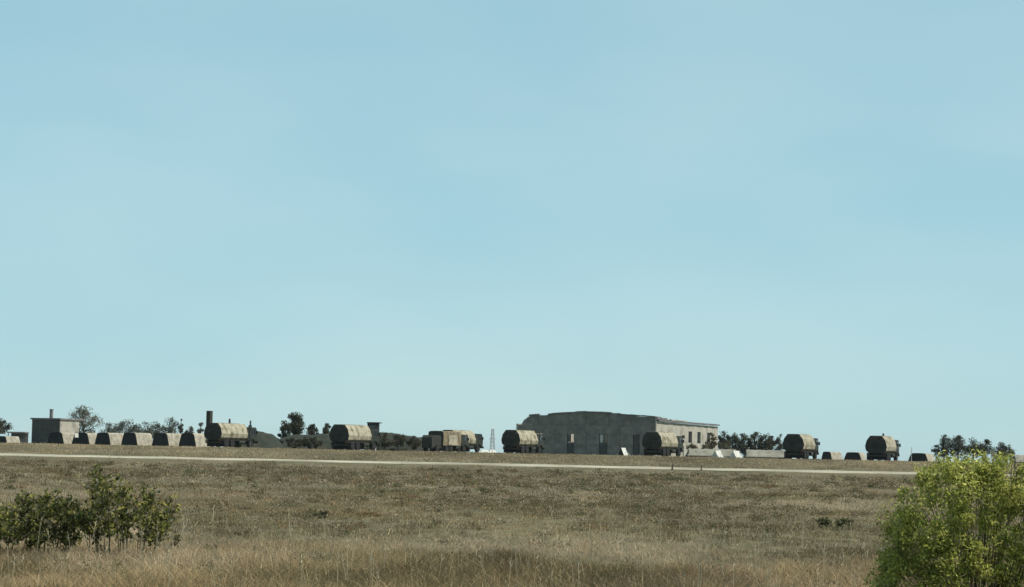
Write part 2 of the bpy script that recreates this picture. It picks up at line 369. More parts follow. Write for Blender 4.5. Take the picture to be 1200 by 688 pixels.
# ------------------------------------------------------------------ the ruined hangar
def build_hangar():
    th = R(16); W = 20.8; d0 = 330.0; L = 47.0
    cx, cy = wx(768, d0), d0
    ox = cx - W * math.cos(th); oy = cy + W * math.sin(th)
    z0 = ground(cx, cy) - 0.05
    root = empty('derelict_hangar', (ox, oy, z0), -th, 'long derelict concrete building with low gable and pale sunlit side wall', 'building')
    fw = MB().b2(0.1, W - 0.1, 0.12, 0.3, 0, 0.35).build('front_wall', M['concrete_shade'], root)
    gap = 0.02
    ops = [(2.9, 4.1), (7.75, 8.8), (12.5, 13.75), (17.5, 18.5)]
    edges = [0] + [e for o in ops for e in o] + [W]
    def panel(poly, y0=0.0, y1=0.34, parent=fw):
        cxp = sum(p[0] for p in poly) / len(poly); czp = sum(p[1] for p in poly) / len(poly)
        q = [(cxp + (p[0] - cxp) * (1 - gap / 2.2), czp + (p[1] - czp) * (1 - gap / 1.5)) for p in poly]
        dy = random.uniform(-0.02, 0.02)
        MB().prism_y(q, y0 + dy, y1 + dy).build('wall_panel', M['concrete_shade'], parent)
    MB().b2(2.3, W - 0.36, 0.39, 0.5, 3.1, 5.25).build('joint_light_block', M['concrete_shade'], root)  # unseen slab behind the panels, added to stop light through the joints
    MB().b2(0.36, 2.28, 0.39, 0.5, 3.1, 4.2).build('joint_light_block', M['concrete_shade'], root)
    for i in range(0, len(edges), 2): MB().b2(max(0.36, edges[i]), min(W - 0.36, edges[i + 1]), 0.39, 0.5, 0, 3.08).build('joint_light_block', M['concrete_shade'], root)
    # piers beside the openings, split in two courses
    for i in range(0, len(edges), 2):
        a, b = edges[i], edges[i + 1]; k = max(1, round((b - a) / 2.4)); s = (b - a) / k
        for j in range(k):
            for zl, zh in ((0, 1.55), (1.55, 3.05)):
                panel([(a + j * s, zl), (a + (j + 1) * s, zl), (a + (j + 1) * s, zh), (a + j * s, zh)])
    # lintel course
    k = 8; s = W / k
    for j in range(k):
        if j == 0: panel([(0.05, 3.05), (s, 3.05), (s, 4.3), (0.9, 4.3), (0.7, 3.9), (0.35, 3.75)])
        else: panel([(j * s, 3.05), ((j + 1) * s, 3.05), ((j + 1) * s, 4.3), (j * s, 4.3)])
    # gable course, broken at its left end
    def top(x): return 5.35 + 0.85 * x / 10.8 if x < 10.8 else 6.2 - 0.62 * (x - 10.8) / (W - 10.8)
    k = 6; s = W / k
    for j in range(k):
        a, b = j * s, (j + 1) * s
        if j == 0: poly = [(0.9, 4.3), (b, 4.3), (b, top(b)), (2.2, top(2.2)), (1.7, 5.25), (1.5, 5.05), (1.25, 4.9)]
        else:
            poly = [(a, 4.3), (b, 4.3), (b, top(b))]
            for q in range(3, 0, -1):
                xq = a + (b - a) * q / 4; poly.append((xq, top(xq) - random.uniform(0, 0.09)))
            poly.append((a, top(a)))
        panel(poly)
    # coping, a crumbling dark edge along the gable
    x = 2.0
    while x < W - 0.2:
        l = random.uniform(0.9, 2.1); e = min(W + 0.1, x + l)
        if random.random() < 0.93:
            MB().prism_y([(x, top(x) - 0.04), (e - 0.05, top(e) - 0.04), (e - 0.05, top(e) + random.uniform(.1, .22)), (x, top(x) + random.uniform(.1, .22))], -0.12, 0.5).build('coping', M['slab'], fw)
        x = e
    # doors and the window openings above them
    for i, (a, b) in enumerate(ops):
        d = MB().b2(a + 0.03, b - 0.03, 0.13, 0.2, 0, 1.72).build('door', M['door'], root)
        MB().b2(a + 0.12, b - 0.12, 0.1, 0.128, 0.15, 0.8).build('door_board', M['door'], d)
        MB().b2(a + 0.12, b - 0.12, 0.1, 0.128, 0.92, 1.6).build('door_board', M['door'], d)
        w = MB().b2(a, b, 0.1, 0.24, 1.75, 1.83).b2(a, b, 0.1, 0.24, 2.97, 3.05).b2(a, a + 0.07, 0.1, 0.24, 1.83, 2.97).b2(b - 0.07, b, 0.1, 0.24, 1.83, 2.97).build('window', M['door'], root)
        m = (a + b) / 2 + (0.08 if i != 1 else -0.05)
        MB().b2(m - 0.06, m + 0.06, 0.12, 0.22, 1.83, 2.97).build('mullion', M['door'], w)
        if i in (1, 2):
            MB().b2(a + 0.08, a + 0.08 + (b - a) * 0.36, 0.15, 0.17, 1.85, 2.95).build('pane', M['glass'] if i == 1 else M['pale_metal'], w)  # the pale one stands in for daylight showing through the opening
        elif i == 3:
            MB().b2(a + 0.08, m - 0.07, 0.15, 0.17, 1.85, 2.95).build('pane', M['door'], w)
    # sunlit side wall, with openings
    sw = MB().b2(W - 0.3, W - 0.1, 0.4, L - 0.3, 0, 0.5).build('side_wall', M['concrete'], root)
    wins = [(18.3, 20.6, 2.75, 3.25), (23.4, 26.0, 2.15, 3.9), (30.0, 32.8, 2.15, 3.9), (38.0, 40.5, 2.3, 3.9)]
    ys = [0.36, 6, 12, 18.3, 20.6, 23.4, 26.0, 30.0, 32.8, 38.0, 40.5, 44, L]
    for a, b in zip(ys[:-1], ys[1:]):
        wn_ = [w for w in wins if abs(w[0] - a) < 0.01]
        rows = [(0, 2.4), (2.4, 5.0)] if not wn_ else [(0, wn_[0][2]), (wn_[0][3], 5.0)]
        for zl, zh in rows:
            dx = random.uniform(-0.025, 0.025)
            MB().b2(W - 0.34 + dx, W + dx, a + 0.015, b - 0.015, zl + 0.01, zh - 0.01).build('wall_panel', M['concrete'], sw)
        if wn_:
            q = wn_[0]
            f = MB().b2(W - 0.25, W - 0.12, a, b, q[2], q[2] + 0.07).b2(W - 0.25, W - 0.12, a, b, q[3] - 0.07, q[3]).b2(W - 0.25, W - 0.12, (a + b) / 2 - 0.05, (a + b) / 2 + 0.05, q[2] + 0.07, q[3] - 0.07).build('window', M['door'], root)
            if q[0] != 23.4: MB().b2(W - 0.2, W - 0.17, a, (a + b) / 2 - 0.05, q[2] + 0.07, q[3] - 0.07).build('pane', M['glass'], f)
    # remaining walls
    lw = MB().b2(0.1, 0.3, 0.5, L - 0.5, 0, 0.5).build('side_wall', M['concrete'], root)
    for a in range(0, 45, 5):
        hh = random.uniform(4.3, 5.0)
        MB().b2(0, 0.34, a + 0.37, min(L, a + 5.35), 0, hh).build('wall_panel', M['concrete'], lw)
    bw = MB().b2(0.4, W - 0.4, L - 0.35, L - 0.15, 0, 0.5).build('rear_wall', M['concrete'], root)
    for j in range(6):
        a = 0.36 + j * (W - 0.72) / 6; b = a + (W - 0.72) / 6
        MB().b2(a, b - 0.02, L - 0.36, L, 0, 5.0 - (0.9 if j == 1 else 0)).build('wall_panel', M['concrete'], bw)
    # roof slabs: whole over the sunlit side, many left out over the other so sun reaches the inner wall
    ra = MB().b2(10.55, 10.95, 0.6, L - 0.4, 5.45, 5.62).build('roof_beam', M['slab'], root)
    y = 0.55
    i = 0
    while y < L - 0.5:
        e = min(L + 0.2, y + random.uniform(2.7, 3.2)); t = random.uniform(0.16, 0.26); dz = random.uniform(-0.03, 0.05)
        poly = [(10.8, 5.68 + dz), (W + 0.35, 5.06 + dz), (W + 0.35, 5.06 + t + dz), (10.8, 5.68 + t + dz)]
        MB().prism_y(poly, y, e - 0.04).build('roof_slab', M['slab'], ra)
        if y < 5 or y > 40:
            poly = [(2.6, 5.16), (10.76, 5.68), (10.76, 5.88), (2.6, 5.36)]
            MB().prism_y(poly, y, e - 0.04).build('roof_slab', M['slab'], ra)
        y = e; i += 1
    # low ragged parapet on the roof edge near the front
    for (a, b, h0) in ((1.0, 3.6, 0.32), (3.7, 7.5, 0.22), (7.6, 9.0, 0.1), (10.5, 15.5, 0.12), (15.6, 22, 0.08)):
        MB().b2(W - 0.25, W + 0.02, a, b, 5.32, 5.38 + h0).build('parapet_block', M['concrete'] if h0 < 0.2 else M['slab'], root)
build_hangar()

# ------------------------------------------------------------------ block house on the left, with its shed
def build_blockhouse():
    d = 450; th = R(22); z0 = ground(wx(50, d), d) - 0.05
    w, l, h = 6.3, 7.0, 4.7
    x = wx(69, d); root = empty('block_house', (x - w * math.cos(th), d + w * math.sin(th), z0), -th,
                               'square flat roofed block house with a chimney, beside the pale tree', 'building')
    MB().b2(0.003, w - 0.003, 0, 0.3, 0, h).build('front_wall', M['shaded_front'], root)
    wl_ = MB().b2(0, 0.3, 0.3, l, 0, h).b2(w - 0.3, w, 0.3, l, 0, h).b2(0.3, w - 0.3, l - 0.3, l, 0, h).build('wall', M['concrete'], root)
    MB().b2(0.35, w - 0.35, -0.02, -0.002, 0.02, 0.4).build('plinth', M['slab'], wl_)
    r = MB().b2(-0.25, w + 0.25, -0.25, l + 1.6, h, h + 0.32).build('roof', M['slab'], root)
    MB().b2(w * 0.42, w * 0.42 + 0.5, 2, 2.5, h + 0.32, h + 2.0).build('chimney', M['slab'], r)
    MB().b2(w * 0.42 - 0.06, w * 0.42 + 0.56, 1.94, 2.56, h + 2.0, h + 2.1).build('chimney_cap', M['slab'], r)
    dr = MB().b2(1.0, 2.0, -0.05, -0.005, 0, 2.0).build('door', M['door'], root)
    MB().b2(1.82, 1.88, -0.09, -0.05, 0.95, 1.1).build('handle', M['pale_metal'], dr)
    wi = MB().b2(3.6, 4.8, -0.05, -0.005, 1.2, 2.3).build('window', M['door'], root)
    MB().b2(3.68, 4.17, -0.07, -0.052, 1.28, 2.22).build('pane', M['glass'], wi)
    MB().b2(4.23, 4.72, -0.07, -0.052, 1.28, 2.22).build('pane', M['glass'], wi)
    d2 = 446; x0 = wx(9, d2); x1 = wx(29.5, d2); z = ground(x0, d2) - 0.05
    sh = empty('open_shed', (x0, d2, z), 0, 'low dark open shed with a flat roof left of the block house', 'shed')
    W = x1 - x0
    rf = MB().b2(-0.2, W, -0.3, 3.2, 1.95, 2.2).build('roof', M['slab'], sh)
    MB().b2(0, W - 0.05, 2.8, 3.0, 0, 1.95).build('back_wall', M['concrete_shade'], sh)
    for q in (0.0, W / 2, W - 0.2): MB().b2(q, q + 0.14, -0.1, 0.05, 0, 1.95).build('post', M['door'], sh)
    MB().b2(0.6, W - 0.1, 0.1, 0.2, 0, 0.9).build('low_wall', M['concrete_shade'], sh)
build_blockhouse()

# ------------------------------------------------------------------ earth mounds
def mound(px0, px1, d, peaks, depth=14, label='', seed=0):
    """peaks: list of (px, row) along the crest"""
    nx, ny = 50, 14; v = []; cols = []
    pxs = np.linspace(px0, px1, nx); hp = np.interp(pxs, [p[0] for p in peaks], [max(0, EYE + (hor(p[0]) - p[1]) / F_PX * d - 1.6) for p in peaks])
    for j in range(ny):
        t = j / (ny - 1); prof = math.sin(math.pi * t) ** 0.8 if 0 < t < 1 else 0
        for i, p in enumerate(pxs):
            x = wx(p, d); y = d + (t - 0.5) * depth
            n = mnoise.noise(Vector((x * 0.6, y * 0.5, seed))) * 0.22 + mnoise.noise(Vector((x * 1.7, y * 1.4, seed))) * 0.12
            v.append((x, y, ground(x, y) - 0.1 + (hp[i] + n * min(1, hp[i])) * prof))
    f = [(j * nx + i, j * nx + i + 1, (j + 1) * nx + i + 1, (j + 1) * nx + i) for j in range(ny - 1) for i in range(nx - 1)]
    o = np_mesh('earth_mound', np.array(v), np.array(f), M['mound']); o.data.polygons.foreach_set('use_smooth', [True] * len(f)); tag(o, kind='structure')
M['mound'] = mat('mound_earth', (0.02, 0.025, 0.016), (0.05, 0.044, 0.028), 0.6, 0.95, 0.9, 2.5, c3=(0.03, 0.034, 0.022))  # dark growth on the mounds, with their shadow patches mixed into the tone
mound(280, 336, 352, [(280, 507), (297, 503), (318, 508), (330, 518), (336, 526)], seed=1)
mound(312, 408, 362, [(312, 524), (328, 513), (345, 509), (375, 508), (392, 508), (408, 520)], seed=2)
mound(430, 512, 366, [(430, 512), (445, 507), (460, 507), (478, 510), (497, 513), (512, 526)], seed=3)

# ------------------------------------------------------------------ trucks
PROFILE = [(-0.78, 0.92), (-1.22, 1.24), (-1.32, 1.72), (-1.14, 2.42), (-0.72, 2.97), (0.72, 2.97), (1.14, 2.42), (1.32, 1.72), (1.22, 1.24), (0.78, 0.92)]
BOXPROF = [(-1.2, 0.95), (-1.25, 1.6), (-1.25, 2.3), (-1.2, 2.85), (-0.9, 3.0), (0.9, 3.0), (1.2, 2.85), (1.25, 2.3), (1.25, 1.6), (1.2, 0.95)]
def refine(prof, k=3):
    out = []
    for i in range(len(prof)):
        a, b = prof[i], prof[(i + 1) % len(prof)]
        for j in range(k): out.append((a[0] + (b[0] - a[0]) * j / k, a[1] + (b[1] - a[1]) * j / k))
    return out

def truck_cover(prof, y0, y1, bows, root, cm, fm, seed):
    P = refine(prof, 3); n = len(P); ns = bows * 5 + 1; v = []
    for s in range(ns):
        t = s / (ns - 1); y = y0 + (y1 - y0) * t; sag = 0.5 - 0.5 * math.cos(2 * math.pi * t * bows)
        for (a, b) in P:
            n1 = mnoise.noise(Vector((a * 1.6, y * 1.3, b * 1.6 + seed))) * 0.045
            k = 1 - 0.012 * sag + n1
            v.append((a * k, y, 1.9 + (b - 1.9) * k))
    f = [(s * n + j, s * n + (j + 1) % n, (s + 1) * n + (j + 1) % n, (s + 1) * n + j) for s in range(ns - 1) for j in range(n)]
    f += [tuple(range((ns - 1) * n, ns * n))]
    mb = MB(); mb.add(v, f)
    body = mb.build('canvas_cover', cm, root)
    # rear flap: a fan with hanging folds
    rings = [1.0, 0.75, 0.45, 0.15]; fv = []; ff = []
    for r in rings:
        for (a, b) in P:
            fold = 0.035 * math.sin(a * r * 14 + seed) * (1 if r < 1 else 0)
            fv.append((a * r * 0.995, y0 + (-0.012 if r == 1 else -0.05 - 0.05 * (1 - r)) + fold, 1.9 + (b - 1.9) * r * 0.995))
    for q in range(len(rings) - 1):
        ff += [(q * n + (j + 1) % n, q * n + j, (q + 1) * n + j, (q + 1) * n + (j + 1) % n) for j in range(n)]
    ff.append(tuple(range(len(rings) * n - 1, (len(rings) - 1) * n - 1, -1)))
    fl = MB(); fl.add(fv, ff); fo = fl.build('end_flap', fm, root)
    MB().tube([(-0.02, y0 - 0.13, 1.0), (-0.02, y0 - 0.14, 2.9)], 0.022, 5).build('flap_seam', M['chassis'], fo)
    for zz in (1.5, 2.3): MB().tube([(-1.15, y0 - 0.12, zz), (0, y0 - 0.17, zz), (1.15, y0 - 0.12, zz)], 0.018, 5).build('strap', M['chassis'], fo)
    # bow straps over the canvas
    for s in range(1, bows):
        y = y0 + (y1 - y0) * s / bows
        pts = [(a * 1.02, y, 1.9 + (b - 1.9) * 1.025) for a, b in prof]
        MB().tube(pts, 0.014, 4).build('strap', M['canvas'], body)
    return body

def wheel(root, x, y, r=0.53, w=0.36):
    t = MB().lathe_x([(-w / 2, r * 0.55), (-w / 2, r * 0.86), (-w * 0.38, r * 0.98), (w * 0.38, r * 0.98), (w / 2, r * 0.86), (w / 2, r * 0.55)], (0, 0, 0), 20)
    for j in range(20):
        a = 2 * math.pi * j / 20
        t.box((0, r * 0.985 * math.cos(a), r * 0.985 * math.sin(a)), (w * 0.8, 0.05, 0.05))
    o = t.build('wheel', M['rubber'], root, loc=(x, y, r))
    s = 1 if x > 0 else -1
    MB().lathe_x([(-0.13, r * 0.54), (0.1, r * 0.52), (0.14, r * 0.4), (0.09, r * 0.3), (0.2, r * 0.16), (0.2, 0.02)] if s > 0 else [(0.13, r * 0.54), (-0.1, r * 0.52), (-0.14, r * 0.4), (-0.09, r * 0.3), (-0.2, r * 0.16), (-0.2, 0.02)], (0, 0, 0), 14).build('rim', M['paint'], o)
    return o

def make_truck(kind='barrel', seed=0):
    root = empty('covered_truck', (0, 0, 0))
    L = 8.2
    for s in (-1, 1): MB().b2(s * 0.42 - 0.06, s * 0.42 + 0.06, 0.05, L - 0.3, 0.66, 0.88).build('chassis_rail', M['chassis'], root)
    for y in (0.2, 1.9, 3.6, 5.4): MB().b2(-0.36, 0.36, y, y + 0.12, 0.69, 0.83).build('crossmember', M['chassis'], root)
    bed = MB().b2(-1.15, 1.15, -0.05, 5.55, 0.885, 0.96).build('load_bed', M['chassis'], root)
    for y in (1.15, 2.45, 6.5):
        MB().tube([(-1.0, y, 0.53), (1.0, y, 0.53)], 0.07, 8).build('axle', M['chassis'], root)
        for s in (-1, 1): wheel(root, s * 1.0, y)
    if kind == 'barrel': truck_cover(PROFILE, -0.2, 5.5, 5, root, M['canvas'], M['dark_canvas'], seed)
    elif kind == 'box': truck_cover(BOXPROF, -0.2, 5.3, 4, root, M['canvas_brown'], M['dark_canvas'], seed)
    # cab
    cab = MB().prism_x([(5.75, 0.85), (7.9, 0.85), (7.95, 1.55), (7.7, 2.45), (7.45, 2.58), (5.75, 2.58)], -1.12, 1.12).build('cab', M['paint'], root)
    MB().add([(-0.98, 7.962, 1.6), (0.98, 7.962, 1.6), (0.95, 7.735, 2.4), (-0.95, 7.735, 2.4)], [(0, 1, 2, 3)]).build('windscreen', M['glass'], cab)
    for s in (-1, 1):
        x = s * 1.122
        MB().b2(min(x, x + s * 0.03), max(x, x + s * 0.03), 6.45, 7.5, 1.02, 2.42).build('door', M['paint'], cab)
        x2 = s * 1.153
        MB().b2(min(x2, x2 + s * 0.008), max(x2, x2 + s * 0.008), 6.55, 7.4, 1.7, 2.34).build('side_window', M['glass'], cab)
        MB().b2(s * 1.3 - 0.1, s * 1.3 + 0.1, 7.5, 7.55, 1.75, 2.15).build('mirror', M['chassis'], cab)
        MB().lathe_x([(0, 0.02), (0, 0.11), (0.04, 0.11), (0.06, 0.05)], (0, 0, 0), 12).build('headlight', M['lens'], cab, loc=(s * 0.85, 7.95, 1.1)).rotation_euler = (0, 0, math.pi / 2)
        MB().b2(s * 0.95 - 0.12, s * 0.95 + 0.12, -0.22, -0.14, 0.72, 0.86).build('tail_light', M['red'], root)
        MB().b2(s * 1.0 - 0.24, s * 1.0 + 0.24, 0.42, 0.45, 0.12, 0.88).build('mud_flap', M['rubber'], root)
        MB().prism_x([(5.8, 0.62), (5.92, 1.02), (6.2, 1.2), (6.8, 1.2), (7.08, 1.02), (7.2, 0.62), (7.14, 0.62), (7.0, 0.98), (6.76, 1.13), (6.24, 1.13), (5.98, 0.98), (5.86, 0.62)], s * 1.13, s * 1.3).build('mudguard', M['paint'], root)
    MB().b2(-1.15, 1.15, 7.98, 8.15, 0.6, 0.86).build('bumper', M['paint'], root)
    MB().tube([(0.62, 3.9, 0.68), (0.62, 5.2, 0.68)], 0.26, 12).build('fuel_tank', M['paint'], root).location = (0.32, 0, 0)
    MB().b2(-1.1, -0.6, 3.05, 5.3, 0.2, 0.875).build('filler_box', M['paint'], root)  # box added to close off bright ground seen under the body
    MB().b2(-0.5, 0.5, 3.0, 5.3, 0.12, 0.64).build('gap_filler', M['chassis'], root)  # added block that fills the light gap between the wheels with dark
    MB().b2(-1.12, 1.12, -0.12, -0.02, 0.5, 0.7).build('rear_bumper', M['chassis'], root)
    MB().b2(-0.74, 0.74, 0.46, 0.49, 0.16, 0.64).build('mud_flap', M['rubber'], root)  # full-width flap added to darken the open gap under the rear
    return root

def place(o, px_left, d, yaw, wrear=2.6, sc=1.0, label='', group='covered trucks parked along the crest'):
    """px_left: column of the rear left corner"""
    x = wx(px_left, d); a = R(yaw)
    o.location = (x + wrear * sc / 2 * math.cos(a), d - wrear * sc / 2 * math.sin(a) + 0.6, 0)
    o.location.z = ground(o.location.x, o.location.y + 3) - 0.02
    o.rotation_euler = (0, 0, -a); o.scale = (sc, sc, sc)
    tag(o, label, 'truck', group)

proto = make_truck('barrel', 1)
first = [True]
def barrel():
    if first[0]: first[0] = False; return proto
    return copy_tree(proto)
tA = barrel(); place(tA, 239, 282, 27, label='covered truck with a dark stack above its rear corner, right of the tent row')
tB = barrel(); place(tB, 386, 286, 24, sc=1.06, label='covered truck in front of the raised cabin and the earth mounds')
tD = barrel(); place(tD, 515, 312, 27, label='tan covered truck half hidden behind the brown box truck')
tE = barrel(); place(tE, 588, 293, 24, label='covered truck in front of the left corner of the derelict building')
tF = barrel(); place(tF, 753, 290, 24, sc=1.03, label='covered truck in front of the right corner of the derelict building')
tG = barrel(); place(tG, 918, 288, 21, sc=1.05, label='covered truck at the right end of the long low tents')
tH = barrel(); place(tH, 1015, 286, 21, sc=1.04, label='covered truck between the two smallest dark tents, nearest the big green bush')
tC = make_truck('box', 5); place(tC, 502, 298, 26, 2.5, sc=0.9, label='brown box bodied truck with one pale square panel on its side')
MB().b2(1.262, 1.30, 1.3, 4.2, 1.0, 2.45).build('side_panel', M['canvas'], tC)
MB().b2(-1.33, -0.9, 5.6, 5.9, 0.9, 2.2).build('locker', M['dark_canvas'], tC)
# stack on truck A and small roof vents
MB().b2(-1.25, -0.72, 0.1, 0.7, 2.55, 4.45).build('stack', M['dark_canvas'], tA)
MB().tube([(0.1, 3.2, 2.95), (0.1, 3.2, 3.55)], [0.16, 0.11], 8).build('vent', M['dark_canvas'], tA)
MB().tube([(0.3, 2.5, 2.95), (0.3, 2.5, 3.3)], [0.14, 0.1], 8).build('vent', M['dark_canvas'], tH)

# small trailer left of truck C
def trailer(px, d, label):
    x = wx(px, d); r = empty('equipment_trailer', (x, d, ground(x, d) - 0.01), -R(30), label, 'trailer')
    MB().prism_x([(0, 0.6), (2.2, 0.6), (2.2, 1.9), (1.9, 2.1), (0.3, 2.1), (0, 1.8)], -0.75, 0.75).build('canvas_cover', M['dark_canvas'], r)
    MB().b2(-0.7, 0.7, -0.1, 2.4, 0.46, 0.59).build('chassis_rail', M['chassis'], r)
    for s in (-1, 1): wheel(r, s * 0.85, 1.1, 0.42, 0.22)
    MB().tube([(0, 2.4, 0.5), (0, 3.6, 0.5)], 0.05, 6).build('drawbar', M['chassis'], r)
    MB().b2(-0.6, 0.6, 0.02 - 0.05, -0.005, 0.7, 1.6).build('end_flap', M['chassis'], r)
trailer(500, 293, 'small dark covered trailer at the left end of the brown box truck')

def pole(px, d, top, r, m, label, cap=True, name='utility_pole'):
    x = wx(px, d); z = ground(x, d); h = hgt(px, top, d)
    e = empty(name, (x, d, z - 0.1), 0, label, 'pole')
    MB().tube([(0, 0, 0), (0, 0, h * 0.5), (0.03, 0, h + 0.1)], [r, r * 0.95, r * 0.85], 8).build('shaft', m, e)
    MB().b2(-r * 1.4, r * 1.4, -r * 1.4, r * 1.4, 0, 0.18).build('base', m, e)
    if cap:
        MB().b2(-r * 1.7, r * 1.7, -r * 1.2, r * 1.2, h * 0.72, h * 0.86).build('box', m, e)
        MB().b2(-r * 2.2, r * 1.4, -r * 1.4, r * 1.4, h * 0.28, h * 0.5).build('box', m, e)
pole(292.5, 287, 493, 0.12, M['door'], 'thick dark pole just right of the truck with the stack')
pole(1068, 300, 524, 0.05, M['pale_metal'], 'thin grey pole above the dark tent nearest the big green bush', False)
pole(801, 288, 523, 0.12, M['concrete'], 'short tan post right of the truck at the right corner of the derelict building', False, 'post')
pole(788, 194, 544.5, 0.07, M['door'], 'left of two short dark posts crossing the pale road', False, 'post')
pole(822, 194, 545, 0.05, M['door'], 'right of two short dark posts crossing the pale road', False, 'post')

# raised cabin behind truck B
def cabin():
    d = 305; x = wx(438, d); z = ground(x, d)
    r = empty('raised_cabin', (x, d, z - 0.05), -R(8), 'dark raised cabin on a pale leg behind a covered truck', 'cabin')
    zb = hgt(438, 509.5, d); zt = hgt(438, 494.5, d)
    w = m2(15, d) / 2
    c = MB().b2(-w + 0.05, w - 0.3, -0.75, 0.75, zb, zt - 0.14).build('cabin_wall', M['dark_canvas'], r)
    MB().b2(-w + 0.25, w - 0.5, -0.78, -0.752, zb + 0.5, zt - 0.4).build('window', M['glass'], c)
    MB().b2(-w, w, -0.85, 0.85, zt - 0.14, zt).build('roof', M['door'], r)
    MB().b2(w - 0.18, w - 0.06, -0.7, -0.58, zb, zt - 0.14).build('roof_post', M['door'], r)
    MB().b2(-w, w, -0.85, 0.85, zb - 0.1, zb).build('floor', M['door'], r)
    for sx, sy in ((-1, -1), (-1, 1), (1, 1)): MB().b2(sx * (w - 0.12) - 0.06, sx * (w - 0.12) + 0.06, sy * 0.7 - 0.06, sy * 0.7 + 0.06, 0, zb - 0.1).build('leg', M['door'], r)
    MB().b2(-0.1, 0.38, -0.8, -0.4, 0, zb - 0.1).build('pale_leg', M['white_canvas'], r)
cabin()

# ------------------------------------------------------------------ tents
def make_tent(w, h, l, dark, canvas, topw=0.62, name='army_tent', flap=True):
    r = empty(name, (0, 0, 0))
    hw = w / 2
    P = [(-hw, 0), (-hw * 0.86, h * 0.5), (-hw * (topw + 0.06), h * 0.9), (-hw * (topw - 0.1), h), (0, h * 1.02), (hw * (topw - 0.1), h), (hw * (topw + 0.06), h * 0.9), (hw * 0.86, h * 0.5), (hw, 0)]
    if topw < 0.3: P = [(-hw, 0), (-hw * 0.66, h * 0.3), (-hw * 0.32, h * 0.65), (-hw * 0.06, h), (0, h * 1.01), (hw * 0.06, h), (hw * 0.32, h * 0.65), (hw * 0.66, h * 0.3), (hw, 0)]
    ns = 13; v = []
    for s in range(ns):
        t = s / (ns - 1); sag = 0.5 - 0.5 * math.cos(2 * math.pi * t * 3)
        for a, b in P: v.append((a * (1 - 0.03 * sag), t * l, b * (1 - 0.035 * sag)))
    n = len(P)
    f = [(s * n + j, s * n + j + 1, (s + 1) * n + j + 1, (s + 1) * n + j) for s in range(ns - 1) for j in range(n - 1)]
    f.append(tuple(range((ns - 1) * n, ns * n)))
    mb = MB(); mb.add(v, f); mb.build('canvas_cover', canvas, r)
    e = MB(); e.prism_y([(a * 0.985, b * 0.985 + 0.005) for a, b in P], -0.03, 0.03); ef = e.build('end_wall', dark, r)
    if flap:
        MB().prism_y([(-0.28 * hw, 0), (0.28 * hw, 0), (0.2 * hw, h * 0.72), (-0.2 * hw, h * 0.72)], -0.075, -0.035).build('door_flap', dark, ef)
    for s in (-1, 1):
        for y in (0.3, l / 2, l - 0.3):
            MB().tube([(s * hw * 0.82, y, h * 0.55), (s * (hw + 0.75), y, 0.0)], 0.015, 4).build('guy_rope', M['pale_metal'], r)
    return r

tent_proto = {}
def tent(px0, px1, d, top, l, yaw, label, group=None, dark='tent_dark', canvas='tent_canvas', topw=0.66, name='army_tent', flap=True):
    a = R(yaw); w = m2(px1 - px0, d) / math.cos(a)
    pc = (px0 + px1) / 2; h = hgt(pc, top, d)
    t = make_tent(w, h, l, M[dark], M[canvas], topw, name, flap)
    x = wx(pc, d); t.location = (x, d, ground(x, d) - 0.02); t.rotation_euler = (0, 0, -a)
    tag(t, label, 'tent', group)
    return t
G1 = 'tents in the left row'
tent(54, 76, 420, 506.5, 5.2, 24, 'first of the six dark fronted tents from the left, in front of the block house', G1)
tent(83, 106, 418, 507, 5.2, 24, 'second of six dark fronted tents from the left, behind a white board', G1)
tent(110, 130.5, 416, 507, 5.2, 24, 'third of the six dark fronted tents from the left', G1)
tent(141, 162, 414, 507, 5.2, 24, 'fourth of the six dark fronted tents from the left', G1)
tent(177, 199, 412, 507.5, 5.2, 24, 'fifth of the six dark fronted tents from the left', G1)
tent(208.5, 230.5, 410, 507.5, 5.2, 24, 'last of the six dark fronted tents, beside the truck with the stack', G1)
tent(-6, 9, 422, 511, 4, 24, 'dark low tent cut off by the left edge of the photo', G1)
# white patch on the second tent
def sheet_patch():
    d = 417.6; x = wx(90.5, d); z = ground(x, d)
    o = MB().prism_y([(-0.5, 0.0), (0.5, 0.0), (0.48, 1.0), (0.1, 1.08), (-0.46, 0.98)], 0, 0.05)
    e = o.build('white_board', M['white_canvas']); e.scale = (0.75, 1, 0.75); e.location = (x, d - 0.75, z + 1.2); e.rotation_euler = (R(-6), 0, R(40))
    return e
pn = sheet_patch(); tag(pn, 'bright white board on the end of the second dark tent from the left', 'board')
G2 = 'small tents at the right'
tent(963, 974.5, 400, 529.3, 4.4, 32, 'small dark fronted tent right of the truck by the long low tents', G2, flap=False)
tent(989.5, 1009, 396, 530, 3.4, 24, 'small dark fronted tent left of the rightmost covered truck', G2)
tent(1065, 1087, 392, 531, 4.8, 24, 'small dark fronted tent touching the left side of the big green bush', G2)
tent(724, 731.5, 318, 524.5, 0.9, 42, 'tiny tent with one white side in front of the derelict building', None, dark='dark_canvas', canvas='white_canvas', topw=0.18, name='ridge_tent', flap=False)
tent(834, 842, 300, 527.5, 0.9, 52, 'left of two small bright white ridge tents before the long grey tent', 'white ridge tents', dark='white_canvas', canvas='white_canvas', topw=0.15, name='ridge_tent')
tent(855, 863, 300, 528, 1.0, 52, 'right of two small bright white ridge tents before the long grey tent', 'white ridge tents', dark='white_canvas', canvas='white_canvas', topw=0.2, name='ridge_tent')

